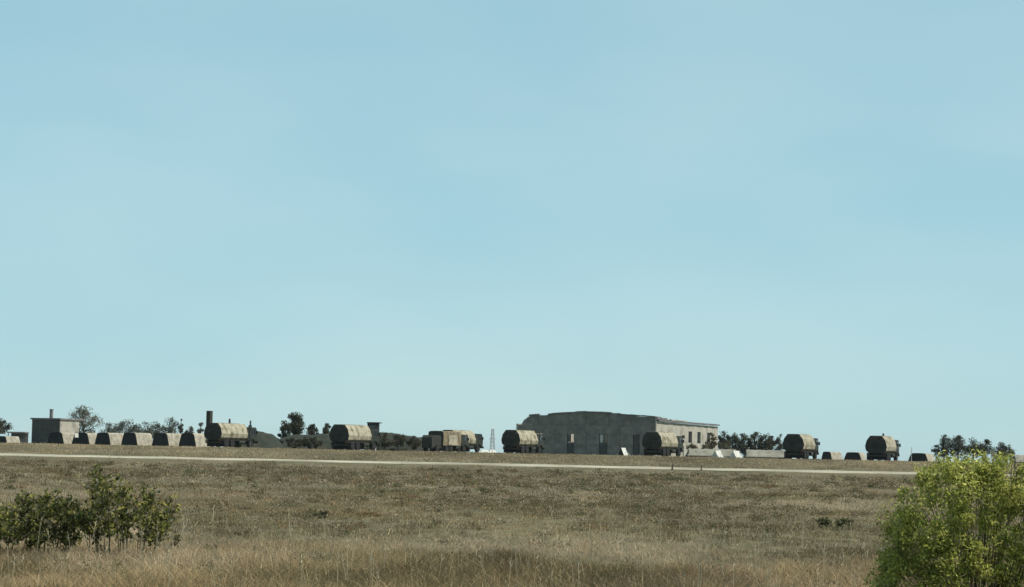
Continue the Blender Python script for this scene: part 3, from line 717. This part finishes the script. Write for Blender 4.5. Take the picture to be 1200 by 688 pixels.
def long_tent(px0, px1, d, top, label, rz=0.0):
    x0, x1 = wx(px0, d), wx(px1, d); L = x1 - x0; h = hgt((px0 + px1) / 2, top, d); z = ground((x0 + x1) / 2, d) - 0.02
    r = empty('long_tent', (x0, d, z), rz, label, 'tent', 'long low tents')
    hw = 2.0; n = 18; wv = h * 0.22
    v = []; rows = [(-hw, wv - 0.1), (-hw * 0.99, wv), (-hw * 0.6, wv + (h - wv) * 0.42), (-hw * 0.25, wv + (h - wv) * 0.82), (0, h), (hw * 0.4, wv + (h - wv) * 0.6), (hw, wv)]
    for i in range(n + 1):
        t = i / n; sag = 0.06 * abs(math.sin(math.pi * t * 5)); inset = 0.9 * (1 if i in (0, n) else 0)
        for y, zz in rows: v.append((t * L + (inset if i == 0 else -inset) * zz / h, y, zz - sag * (zz / h)))
    k = len(rows); f = [(i * k + j, (i + 1) * k + j, (i + 1) * k + j + 1, i * k + j + 1) for i in range(n) for j in range(k - 1)]
    f += [tuple(range(k - 1, -1, -1)), tuple(n * k + j for j in range(k))]
    mb = MB(); mb.add(v, f); mb.build('roof_canvas', M['long_canvas'], r)
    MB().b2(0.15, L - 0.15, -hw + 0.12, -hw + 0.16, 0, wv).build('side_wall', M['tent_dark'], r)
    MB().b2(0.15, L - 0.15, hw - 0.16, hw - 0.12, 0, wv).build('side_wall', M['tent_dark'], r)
    MB().b2(L - 0.18, L - 0.14, -hw + 0.16, hw - 0.16, 0, wv).build('end_wall', M['tent_canvas'], r)
    for q in range(5):
        xx = 0.3 + q * (L - 0.6) / 4; MB().tube([(xx, -hw, wv - 0.05), (xx, -hw - 0.7, 0)], 0.015, 4).build('guy_rope', M['pale_metal'], r)
long_tent(803, 866, 322, 525.8, 'long low grey tent behind the two small white ridge tents')
long_tent(871, 922, 326, 527, 'long low grey tent running behind a covered truck, right of the white tents')
long_tent(1186, 1225, 380, 533, 'pale tent at the right edge of the photo behind the bush')

# low white tarpaulin heap in the gap
def tarp_heap(px0, px1, d, top, label):
    x0, x1 = wx(px0, d), wx(px1, d); L = x1 - x0; h = hgt((px0 + px1) / 2, top, d)
    nx, ny = 14, 8; v = []
    for j in range(ny):
        for i in range(nx):
            u, t = i / (nx - 1), j / (ny - 1); e = (math.sin(math.pi * u) * math.sin(math.pi * t)) ** 0.5 if 0 < u < 1 and 0 < t < 1 else 0
            v.append((u * L, t * 1.6, e * h * (0.75 + 0.5 * mnoise.noise(Vector((u * 4, t * 3, px0))))))
    f = [(j * nx + i, j * nx + i + 1, (j + 1) * nx + i + 1, (j + 1) * nx + i) for j in range(ny - 1) for i in range(nx - 1)]
    f.append(tuple(list(range(nx - 1, -1, -1)) + [j * nx for j in range(1, ny)] + [(ny - 1) * nx + i for i in range(1, nx)] + [j * nx + nx - 1 for j in range(ny - 2, 0, -1)]))
    mb = MB(); mb.add(v, f); o = mb.build('tarpaulin_heap', M['white_canvas']); o.location = (x0, d, ground((x0 + x1) / 2, d) - 0.03)
    tag(o, label, 'tarpaulin')
tarp_heap(560, 574, 306, 526.5, 'low pale tarpaulin heap left of the far lattice mast')
tarp_heap(572, 582, 312, 525.0, 'bright white tarpaulin heap below the far lattice mast')

# far lattice mast
def lattice():
    d = 1300; x = wx(577, d); z = ground(x, d); H = EYE + (hor(577) - 502.5) / F_PX * d - z
    r = empty('lattice_mast', (x, d, z), R(20), 'faint grey lattice mast far off in the gap between trucks', 'mast')
    w0, w1 = 1.25, 0.5
    for sx in (-1, 1):
        for sy in (-1, 1): MB().tube([(sx * w0, sy * w0, 0), (sx * w1, sy * w1, H)], 0.16, 5).build('leg', M['mast'], r)
    n = 7
    for k in range(n):
        b = MB(); t0, t1 = k / n, (k + 1) / n; a0 = w0 + (w1 - w0) * t0; a1 = w0 + (w1 - w0) * t1
        for (p, q) in (((-1, -1), (1, -1)), ((1, -1), (1, 1)), ((1, 1), (-1, 1)), ((-1, 1), (-1, -1))):
            b.tube([(p[0] * a0, p[1] * a0, H * t0), (q[0] * a1, q[1] * a1, H * t1)], 0.1, 4); b.tube([(q[0] * a0, q[1] * a0, H * t0), (p[0] * a1, p[1] * a1, H * t1)], 0.1, 4)
        b.build('brace', M['mast'], r)
    MB().b2(-2.2, 2.2, -0.2, 0.2, H * 0.6, H * 0.6 + 0.35).build('cross_arm', M['mast'], r)
lattice()

# ------------------------------------------------------------------ far trees
TG = 'trees along the skyline'
tree('tree', 'dark tree cut off by the left edge behind the shed', 'tree', -2, 470, 489, 17, GREY_GREEN, 1500, group=TG)
tree('tree', 'pale airy tree right of the block house', 'tree', 97, 520, 474, 24, PALE_TREE, 1700, lsize=0.34, start=0.12, clumps=20, group=TG)
far = [(128, 560, 494, 10), (142, 565, 492, 12), (154, 560, 490, 12), (168, 570, 493, 12), (182, 560, 493, 11), (199, 555, 488, 11)]
dist = ['leftmost', 'second', 'third', 'fourth', 'fifth', 'tallest and last']
for (p, d, t, w), q in zip(far, dist):
    w = w * 1.55
    tree('tree', f'{q} of the grey green trees in a row behind the tents' if q != 'leftmost' else 'leftmost grey green tree in the row behind the tents', 'tree', p, d, t, w, GREY_GREEN + PALE_TREE[2:], 1100, start=0.1, clumps=12, group=TG)
tree('poplar', 'narrow pointed tree above the fifth dark tent', 'tree', 211, 555, 490.5, 4, GREY_GREEN, 700, start=0.08, clumps=12, group=TG)
tree('tree', 'low grey tree above the last dark tent of the row', 'tree', 222, 560, 499, 7, GREY_GREEN + PALE_TREE, 700, start=0.1, clumps=10, group=TG)
tree('tree', 'small pale tree just left of the stack on the truck', 'tree', 235, 560, 494, 6, GREY_GREEN + PALE_TREE, 600, start=0.15, clumps=10, group=TG)
tree('tree', 'tall dark tree standing on the earth mounds', 'tree', 346, 372, 482, 14, DARK_GREEN, 2600, start=0.3, clumps=16, lsize=0.26, group=TG)
tree('bush', 'dark bush at the left foot of the tall tree on the mounds', 'bush', 333, 370, 492, 9, DARK_GREEN, 1500, start=0.15, clumps=12, lsize=0.24, group=TG)
tree('bush', 'rounded dark bush on the mound right of the tall tree', 'bush', 366, 373, 496, 10, DARK_GREEN, 1500, start=0.25, clumps=12, lsize=0.24, group=TG)
tree('bush', 'small dark bush on the mound above a covered truck', 'bush', 383, 373, 495, 7, DARK_GREEN, 1200, start=0.25, clumps=10, lsize=0.22, group=TG)
for (p, t, w, lab) in ((450, 506, 7, 'low brownish bush right of the raised cabin'), (466, 507.5, 9, 'low brownish bush in the middle of the right mound'), (484, 510, 8, 'low brownish bush at the right end of the mound')):
    tree('bush', lab, 'bush', p, 358, t, w * 1.5, DARK_GREEN + BROWN_BUSH, 1500, start=0.05, clumps=10, lsize=0.2, group='bushes on the mound')
for (p, t, w, lab) in ((322, 513, 10, 'low dark bush at the foot of the left mound'), (343, 512, 10, 'low dark bush in front of the mound below the tall tree'), (365, 511, 11, 'low dark bush between the tall tree and a truck')):
    tree('bush', lab, 'bush', p, 352, t, w * 1.35, DARK_GREEN, 1700, start=0.02, clumps=12, lsize=0.22, group='bushes on the mound')
bk = [(848, 504, 8), (859, 506.5, 9), (872, 507, 9), (885, 505, 9), (897, 507, 9), (905, 510, 8), (914, 507.5, 5)]
bl = ['leftmost dark tree right of the derelict building, touching its wall', 'second dark tree right of the derelict building', 'third dark tree right of the derelict building', 'tallest of the dark trees above the long low tents',
      'fifth dark tree right of the derelict building', 'low dark tree left of the thin tree beside a truck', 'thin bare tree just left of a covered truck']
for (p, t, w), lab in zip(bk, bl):
    w = w * 1.25
    tree('tree', lab, 'tree', p, 415, t, w, DARK_GREEN + GREY_GREEN + BROWN_BUSH[1:2], 1500 if w > 7 else 350, start=0.05, clumps=13, lsize=0.26, group=TG)
tree('bush', 'brown bush leaning on the sunlit wall of the derelict building', 'bush', 834, 346, 506, 8, BROWN_BUSH, 900, start=0.1, clumps=12, lsize=0.2)
for (p, t, w, lab) in ((812, 519, 10, 'low brown scrub below the windows of the derelict building'), (829, 519, 11, 'low brown scrub behind the white ridge tents'), (850, 518, 12, 'low brown scrub below the dark trees')):
    tree('bush', lab, 'bush', p, 340, t, w, BROWN_BUSH, 900, start=0.02, clumps=12, lsize=0.18, group='brown scrub beside the derelict building')
rt = [(1097, 520, 5), (1106, 508.5, 11), (1123, 509.5, 11), (1140, 512, 11), (1154, 514, 10), (1172, 517, 10), (1184, 520, 6)]
rl = ['wispy tree at the left end of the clump above the big green bush', 'tallest dark tree in the clump above the big green bush', 'second dark tree in the clump above the big green bush', 'third dark tree in the clump above the big green bush',
      'fourth dark tree in the clump above the big green bush', 'low dark tree at the right of the clump above the big green bush', 'last wispy tree right of the clump above the big green bush']
for (p, t, w), lab in zip(rt, rl):
    w = w * 1.3
    tree('tree', lab, 'tree', p, 430, t, w, DARK_GREEN + GREY_GREEN, 1500 if w > 8 else 350, start=0.05, clumps=13, lsize=0.26, group=TG)

# ------------------------------------------------------------------ the big green bush at the right
def big_bush():
    d = 24.0; x0 = wx(1150, d); z0 = ground(x0, d)
    root = empty('green_bush', (x0, d, z0 - 0.03), 0, 'large bright green leafy bush in the lower right corner', 'bush')
    # outline (column, row) of the crown's top edge
    outl = [(1028, 690), (1038, 650), (1046, 615), (1046, 580), (1058, 560), (1078, 546), (1094, 534), (1104, 520), (1125, 524), (1140, 518), (1158, 526), (1178, 518), (1195, 527), (1225, 545), (1255, 575), (1275, 640), (1285, 700)]
    ox = np.array([m2(p[0] - 1150, d) for p in outl]); oz = np.array([EYE + (hor(p[0]) - p[1]) / F_PX * d - z0 for p in outl])
    cl = []; rs = random.Random(5)
    while len(cl) < 260:
        x = rs.uniform(ox[0], ox[-1]); top = float(np.interp(x, ox, oz)) 
        z = top * rs.random() ** 0.7
        z -= 0.10
        if z < 0.12: continue
        hw = 0.6 * math.sqrt(max(0.05, 1 - ((x - 0.05) / 1.3) ** 2)); y = rs.uniform(-hw, hw)
        lim = top - 0.1 - 0.35 * (abs(y) / 0.8) ** 2 * top * 0.5
        if z > lim: continue
        cl.append((x, y, z, rs.uniform(0.06, 0.19)))
    while len(cl) < 380:                                 # a leafy skin over the side and top
        x = rs.uniform(ox[0], ox[-1]); top = float(np.interp(x, ox, oz)); z = top * rs.random() ** 0.8 - 0.08
        if z < 0.12: continue
        hw = 0.62 * math.sqrt(max(0.05, 1 - ((x - 0.05) / 1.3) ** 2)) * math.sqrt(max(0.1, 1 - (z / (top + 0.05)) ** 2 * 0.8))
        cl.append((x, -hw * rs.uniform(0.8, 1.0), z, rs.uniform(0.06, 0.15)))
    cl = np.array(cl)
    st = MB(); tw = []
    for i, (x, y, z, r) in enumerate(cl):
        if i % 3 == 1: continue
        bx = x * 0.28 + rs.uniform(-.08, .08); by = y * 0.3
        p1 = (bx, by, 0); p2 = (bx + (x - bx) * 0.35, by + (y - by) * 0.35, z * 0.5); p3 = (x + rs.uniform(-.03, .03), y, z + r * 0.9)
        k = rs.uniform(0.4, 1.0)
        st.tube([p1, p2, p3], [0.008 * k, 0.005 * k, 0.002], 5)
    for i in range(90):
        x, y, z, r = cl[rs.randrange(len(cl))]; q = Vector((x, y, z)); a = rs.uniform(0, 6.28); l = rs.uniform(0.15, 0.3)
        e = q + Vector((math.cos(a) * l * 0.7, math.sin(a) * l * 0.6, rs.uniform(0.3, 1) * l))
        st.tube([q, (q + e) / 2 + Vector((0.01, 0, 0.01)), e], [0.004, 0.003, 0.0015], 4); tw.append((q, e))
    so_ = st.build('stems', M['stem'], root); tag(so_, kind='stuff')
    n = 56000
    k = rng.integers(0, len(cl), n); off = rng.normal(size=(n, 3)); off /= np.linalg.norm(off, axis=1)[:, None]
    off *= (rng.random(n) ** 0.45)[:, None]; off[:, 2] *= 1.15
    p = cl[k, :3] + off * cl[k, 3][:, None]; p[:, 2] = np.maximum(p[:, 2], 0.02)
    c = tone_mix(n, [(0.45, 0.46, 0.11), (0.38, 0.40, 0.10), (0.55, 0.53, 0.17), (0.20, 0.22, 0.06)], [0.34, 0.32, 0.17, 0.17], 0.22)
    c = c * (0.75 + 0.5 * rng.random(len(cl)))[k][:, None]
    m_ = 5000; kk = rng.integers(0, len(tw), m_); A = np.array([q[0] for q in tw])[kk]; E = np.array([q[1] for q in tw])[kk]
    p[:m_] = A + (E - A) * rng.random(m_)[:, None] + rng.normal(size=(m_, 3)) * 0.018; p[:, 2] = np.maximum(p[:, 2], 0.02)
    v, f, cc = leaves(p, 0.040 * rng.uniform(0.6, 1.4, n), c, 0.45, 0.25, 1.0)
    o = np_mesh('leaves', v, f, M['bush_leaf'], root, cc); tag(o, kind='stuff')
    n = 1500; k = rng.integers(0, len(cl), n); off = rng.normal(size=(n, 3)) * 0.6
    p = cl[k, :3] + off * cl[k, 3][:, None]; p[:, 2] = np.maximum(p[:, 2], 0.02)
    v, f, cc = leaves(p, 0.05 * rng.uniform(0.6, 1.3, n), tone_mix(n, [(0.30, 0.24, 0.16), (0.22, 0.16, 0.10)]), 0.3, 0.5)
    o = np_mesh('dry_leaves', v, f, M['leaf'], root, cc); tag(o, kind='stuff')
big_bush()

def stalky(name, label, px, d, base_off, stalks, nleaf, cols, w=None, leaf=0.078, seed=0, group=None, dead=0.0, jit=1.0, lowest=0.28):
    """an upright plant: stalks = [(top column, top row)], bare below and leafy above"""
    rs = random.Random(seed); x0 = wx(px, d); z0 = ground(x0, d)
    root = empty(name, (x0, d, z0 - 0.02), 0, label, 'bush', group)
    st = MB(); P = []; 
    for (tp, tr) in stalks:
        tx = m2(tp - px, d); tz = EYE + (hor(tp) - tr) / F_PX * d - z0
        bx = tx * rs.uniform(0.55, 0.8); y = rs.uniform(-0.45, 0.45); by = y * 0.7
        pts = [(bx, by, 0), (bx + (tx - bx) * 0.3 + rs.uniform(-.07, .07), (by + y) / 2, tz * rs.uniform(0.4, 0.6)), (tx, y, tz * 0.97)]
        k = rs.uniform(0.5, 1.0); st.tube(pts, [0.011 * k, 0.007 * k, 0.003], 5)
        for b in range(9):
            t = rs.uniform(lowest, 0.92); q = Vector(pts[1]).lerp(Vector(pts[2]), (t - 0.5) * 2) if t > 0.5 else Vector(pts[0]).lerp(Vector(pts[1]), t * 2)
            e = q + Vector((rs.uniform(-.22, .22), rs.uniform(-.22, .22), rs.uniform(0.06, 0.24))) * jit
            e.z = min(e.z, tz * 0.98)
            st.tube([q, (q + e) / 2 + Vector((0, 0, -0.02)), e], [0.005, 0.004, 0.002], 4); P.append((q, e))
        P.append((Vector(pts[1]), Vector(pts[2])))
    o = st.build('stems', M['stem'], root)
    if len(stalks) > 1: tag(o, kind='stuff')
    A = np.array([p[0] for p in P]); E = np.array([p[1] for p in P]); k = rng.integers(0, len(P), nleaf)
    t = rng.random(nleaf) ** 0.6; p = A[k] + (E[k] - A[k]) * t[:, None] + rng.normal(size=(nleaf, 3)) * 0.035 * jit
    p[:, 2] = np.maximum(p[:, 2], 0.03)
    v, f, c = leaves(p, leaf * rng.uniform(0.55, 1.4, nleaf), tone_mix(nleaf, cols, w), 0.5, 0.2, 0.8)
    o = np_mesh('leaves', v, f, M['bush_leaf'], root, c); tag(o, kind='stuff')
    return root
DG = [(0.115, 0.122, 0.033), (0.05, 0.06, 0.018), (0.23, 0.225, 0.06), (0.44, 0.41, 0.10), (0.38, 0.33, 0.24)]
stalky('leafy_shrub', 'tallest dark green shrub with bare upright stems at lower left', 150, 34.6, 0,
       [(108, 540), (113, 545), (122, 552), (130, 556), (138, 562), (153, 557), (146, 572), (168, 569), (178, 568), (160, 580), (186, 575), (198, 577), (203, 590), (190, 590), (118, 575), (104, 566), (172, 588), (134, 585), (99, 590), (199, 600), (96, 600), (110, 612), (88, 596)],
       3000, DG, [0.36, 0.26, 0.2, 0.12, 0.06], seed=2, group='shrubs at the lower left')
stalky('leafy_shrub', 'broad dark green shrub left of the tallest one, at lower left', 58, 34.9, 0,
       [(24, 574), (32, 577), (42, 575), (50, 574), (59, 572), (68, 576), (76, 578), (84, 583), (92, 586), (62, 592), (40, 596), (30, 592), (80, 600), (90, 606), (70, 610), (96, 596), (55, 622), (36, 618), (88, 625)],
       2300, DG, [0.42, 0.28, 0.17, 0.08, 0.05], seed=3, group='shrubs at the lower left', lowest=0.35)
stalky('leafy_shrub', 'lighter green small shrub cut off by the left edge of the photo', 8, 35.2, 0,
       [(-8, 588), (2, 592), (10, 590), (18, 594), (26, 600), (-4, 610), (12, 620), (33, 603)],
       800, DG, [0.2, 0.1, 0.35, 0.3, 0.05], seed=4, group='shrubs at the lower left', lowest=0.3)
stalky('dry_shrub', 'brown dry twiggy shrub rising behind the big green bush', 1176, 27.0, 0,
       [(1150, 531), (1160, 523), (1168, 521), (1176, 521), (1184, 527), (1190, 534), (1164, 529), (1172, 530), (1199, 536), (1142, 540)],
       2200, [(0.24, 0.19, 0.12), (0.18, 0.14, 0.085), (0.30, 0.24, 0.16)], leaf=0.035, seed=6, jit=0.6)
weeds = [(436, 607, 58.0, [(418, 603), (425, 601), (432, 600), (440, 600), (447, 602), (452, 604)], [(0.20, 0.11, 0.045), (0.16, 0.10, 0.045)], 'rusty brown weed clump in the middle of the field'),
         (376, 612, 55.0, [(374, 601), (377, 599), (379, 604)], [(0.06, 0.066, 0.03), (0.10, 0.095, 0.05)], 'small dark green upright weed left of the rusty clump'),
         (966, 614, 57.0, [(960, 606), (966, 604), (972, 607)], [(0.06, 0.075, 0.025), (0.10, 0.11, 0.04), (0.16, 0.14, 0.08)], 'left of two small dark green weeds near the big bush'),
         (988, 615, 57.0, [(983, 608), (988, 606), (994, 608)], [(0.06, 0.075, 0.025), (0.10, 0.11, 0.04), (0.16, 0.14, 0.08)], 'right of two small dark green weeds near the big bush'),
         (290, 606, 62.0, [(286, 601), (291, 600), (295, 602)], [(0.05, 0.06, 0.03)], 'dark weed in the field right of the tall shrub'),
         (247, 650, 37.0, [(238, 643), (244, 640), (250, 639), (256, 644)], [(0.07, 0.085, 0.025), (0.16, 0.11, 0.05)], 'low reddish green weed right of the tall shrub'),
         (213, 655, 36.0, [(213, 623)], [(0.09, 0.075, 0.04)], 'thin dry stalk right of the tall shrub')]
for i, (p, r_, d, stk, cols, lab) in enumerate(weeds):
    stalky('weed', lab, p, d, 0, stk, 420 if len(stk) > 2 else 40, cols, leaf=0.06, seed=20 + i, group='single weeds in the field', jit=0.55, lowest=0.1)

# ------------------------------------------------------------------ grass
STRAW = np.array((0.54, 0.42, 0.23)); OLIVE = np.array((0.15, 0.118, 0.056)); BROWN = np.array((0.29, 0.18, 0.09)); GREYG = np.array((0.42, 0.325, 0.215)); GREEN = np.array((0.11, 0.11, 0.045))
def grass_field(name, y0, y1, per, hmean, width, label, seed, segs=1, margin=7.0, clump=0.35):
    n0 = int(((0.2217 * (y1 ** 2 - y0 ** 2)) + 2 * margin * (y1 - y0)) * per)
    # sample depth in proportion to the width of the view
    u = rng.random(n0); a = 0.2217; 
    A_ = a; B_ = 2 * margin
    c0 = A_ * y0 * y0 + B_ * y0; c1 = A_ * y1 * y1 + B_ * y1; c = c0 + u * (c1 - c0)
    y = (-B_ + np.sqrt(B_ * B_ + 4 * A_ * c)) / (2 * A_)
    x = rng.uniform(-1, 1, n0) * (a * y + margin)
    tus = fbm(x / clump, y / clump, seed, 2)
    pat = fbm(x / 5, y / 11, 61, 4); pat2 = fbm(x / 2.3, y / 4.0, 77, 3); pat3 = fbm(x / 8, y / 16, 99, 3)
    yy = y + 0.0265 * x
    keep = rng.random(n0) < np.clip((tus - 0.3) * 3.2, 0.06, 1)
    onroad = np.abs(yy - 199.6) < 3.4
    keep &= ~onroad
    x, y, tus, pat, pat2, pat3, yy = [q[keep] for q in (x, y, tus, pat, pat2, pat3, yy)]; n = len(x)
    near = np.clip((38.5 - y + 5 * (vnoise(x / 1.8, y / 3, 91) - 0.5)) / 2.5, 0, 1) * 0.95
    h = hmean * (0.35 + 0.5 * vnoise(x / 0.7, y / 1.2, 33)) * 1.6 * (0.45 + 1.0 * pat2 + 0.55 * (tus - 0.4)) * rng.uniform(0.5, 1.3, n) * (0.8 + 0.7 * near)
    h *= np.where((yy > 176) & (yy < 200), 0.4 + 1.1 * (vnoise(x / 2.5, y / 9, 5) > np.where(x < -18, 0.62, 0.85)), 1.0)
    z = gz(x, y) - 0.02
    # plant colours: patches of species
    w1 = np.clip((pat - 0.5) * 7 + 0.5, 0, 1)[:, None]; w2 = np.clip((pat3 - 0.52) * 6 + 0.3, 0, 1)[:, None]; w3 = np.clip((pat2 - 0.62) * 6, 0, 1)[:, None]
    c = GREYG * w1 + OLIVE * (1 - w1); c = c * (1 - 0.45 * w2) + BROWN * 0.45 * w2; c = c * (1 - 0.6 * w3) + OLIVE * 0.6 * w3
    nn = near[:, None] * np.clip((vnoise(x / 1.5, y / 2.5, 31) - 0.15) * 2, 0.25, 1)[:, None]
    c = c * (1 - nn * 0.8) + (0.45 * STRAW + 0.6 * BROWN) * nn * 0.8
    bank = np.clip((yy - 204) / 6, 0, 1)[:, None]; c = c * (1 - 0.6 * bank) + (0.55 * GREYG + 0.2 * BROWN + 0.15 * STRAW) * 0.6 * bank
    fine = vnoise(x / (0.25 + y * 0.006), y / (0.5 + y * 0.02), 201); fine2 = vnoise(x / (0.8 + y * 0.02), y / (1.5 + y * 0.06), 207)
    broad = fbm(x / (3 + y * 0.03), y / (4 + y * 0.12), 303, 3)
    c = c * (np.clip(0.25 + 1.5 * broad, 0.5, 1.45) * (0.55 + 0.33 * fine + 0.42 * fine2))[:, None]                # neighbouring plants differ
    r = rng.random(n)[:, None]
    c = np.where(r < 0.08, STRAW, np.where(r > 0.94, GREEN, c)) * (1 + rng.normal(size=(n, 1)) * 0.14)
    c = np.clip(c, 0.01, 0.7)
    a_ = rng.uniform(0, 2 * math.pi, n); wv = width * rng.uniform(0.6, 1.4, n)
    dx = np.cos(a_) * wv / 2; dy = np.sin(a_) * wv / 2
    lean = rng.normal(size=(n, 2)) * 0.75
    b = np.stack([x, y, z], 1); e = np.stack([dx, dy, np.zeros(n)], 1)
    tip = b + np.stack([lean[:, 0] * h, lean[:, 1] * h, h], 1)
    mid = b + np.stack([lean[:, 0] * h * 0.35, lean[:, 1] * h * 0.35, h * 0.6], 1)
    if segs == 2:
        v = np.stack([b - e, b + e, mid + e * 0.8, mid - e * 0.8, tip + e * 0.25, tip - e * 0.25], 1).reshape(-1, 3); q = np.arange(n)[:, None] * 6
        f = np.concatenate([q + [0, 1, 2, 3], q + [3, 2, 4, 5]]); cc = np.repeat(c, 6, 0)
    else:
        v = np.stack([b - e, b + e, tip + e * 0.35, tip - e * 0.35], 1).reshape(-1, 3); f = np.arange(n * 4).reshape(n, 4); cc = np.repeat(c, 4, 0)
    o = np_mesh(name, v, f, M['grass'], None, cc); tag(o, label, 'grass', kind='stuff')
    return n
ng = 0
ng += grass_field('dry_grass', 23, 42, 640, 0.135, 0.0065, 'tall straw coloured dry grass along the bottom of the photo', 11, 2, 4, 0.30)
ng += grass_field('dry_grass', 42, 95, 150, 0.11, 0.012, 'grey brown dry grass over the middle of the field', 12, 1, 5, 0.55)
ng += grass_field('dry_grass', 95, 195, 30, 0.12, 0.03, 'short dry grass over the far field before the road', 13, 1, 8, 1.0)
ng += grass_field('dry_grass', 204, 268, 16, 0.15, 0.045, 'short dry grass on the bank above the road', 14, 1, 12, 1.2)
print('grass blades', ng)
# tall dry stalks with seed heads among the near grass
def seed_stalks():
    n = 520; y = rng.uniform(25, 46, n); x = rng.uniform(-1, 1, n) * (0.2217 * y + 3); z = gz(x, y)
    m = MB(); cv = []
    h = rng.uniform(0.3, 0.62, n)
    for i in range(n):
        lx, ly = rng.normal(size=2) * 0.06
        m.tube([(x[i], y[i], z[i] - 0.02), (x[i] + lx, y[i] + ly, z[i] + h[i])], [0.004, 0.0025], 3)
        for q in range(4):
            hh = h[i] * (0.8 + 0.06 * q)
            a = random.uniform(0, 6.28); m.tube([(x[i] + lx * .9, y[i] + ly * .9, z[i] + hh), (x[i] + lx + 0.03 * math.cos(a), y[i] + ly + 0.03 * math.sin(a), z[i] + hh + 0.035)], [0.006, 0.003], 3)
    o = m.build('seed_stalks', M['straw']); tag(o, 'pale dry stalks with seed heads among the near grass', 'grass', kind='stuff')
M['straw'] = mat('straw', (0.42, 0.36, 0.24), (0.26, 0.21, 0.13), 0.8, 0.9)
seed_stalks()
# low scrubby tussocks scattered through the field, too many to count
def tussocks():
    n = 3400; u = rng.random(n); y = 25 + 150 * u ** 1.35; x = rng.uniform(-1, 1, n) * (0.2217 * y + 5)
    keep = fbm(x / 6, y / 10, 15, 3) > rng.uniform(0.28, 0.55, n); x, y = x[keep], y[keep]; P = []; C = []; Sz = []
    tones = [(0.12, 0.102, 0.05), (0.17, 0.135, 0.075), (0.22, 0.14, 0.07), (0.34, 0.28, 0.19), (0.09, 0.095, 0.04)]
    for xi, yi in zip(x, y):
        k = int(rng.integers(40, 130)); sc = 0.55 + yi / 90; r = rng.uniform(0.08, 0.32) * sc; hh = rng.uniform(0.08, 0.22) * (0.7 + yi / 200)
        p = rng.normal(size=(k, 3)) * (r, r, 0) * 0.6; p[:, 2] = np.abs(rng.normal(size=k)) * hh * 0.5 + 0.02
        p += (xi, yi, ground(xi, yi)); P.append(p)
        base = tones[int(rng.choice(5, p=[.3, .24, .12, .26, .08]))]
        C.append(tone_mix(k, [base])); Sz.append(rng.uniform(0.02, 0.05, k) * (0.5 + yi / 55))
    v, f, c = leaves(np.concatenate(P), np.concatenate(Sz), np.concatenate(C), 0.35, 0.7)
    o = np_mesh('scrub_tussocks', v, f, M['grass'], None, c); tag(o, 'low dark scrub tussocks dotted over the field', 'scrub', kind='stuff')
tussocks()

# ------------------------------------------------------------------ thin haze over the plain
def haze():
    m = bpy.data.materials.new('haze'); m.use_nodes = True; nt = m.node_tree; N = nt.nodes
    for k in list(N):
        if k.type != 'OUTPUT_MATERIAL': N.remove(k)
    pv = N.new('ShaderNodeVolumePrincipled'); pv.inputs['Color'].default_value = (0.86, 0.94, 1.0, 1); pv.inputs['Density'].default_value = 0.00005; pv.inputs['Anisotropy'].default_value = 0.2
    nt.links.new(pv.outputs[0], N['Material Output'].inputs['Volume'])
    o = MB().b2(-6100, 6100, -3100, 9100, -1.5, 24).build('haze', m); tag(o, 'thin pale haze over the plain', 'haze', kind='stuff')
HAZE = True
if HAZE: haze()
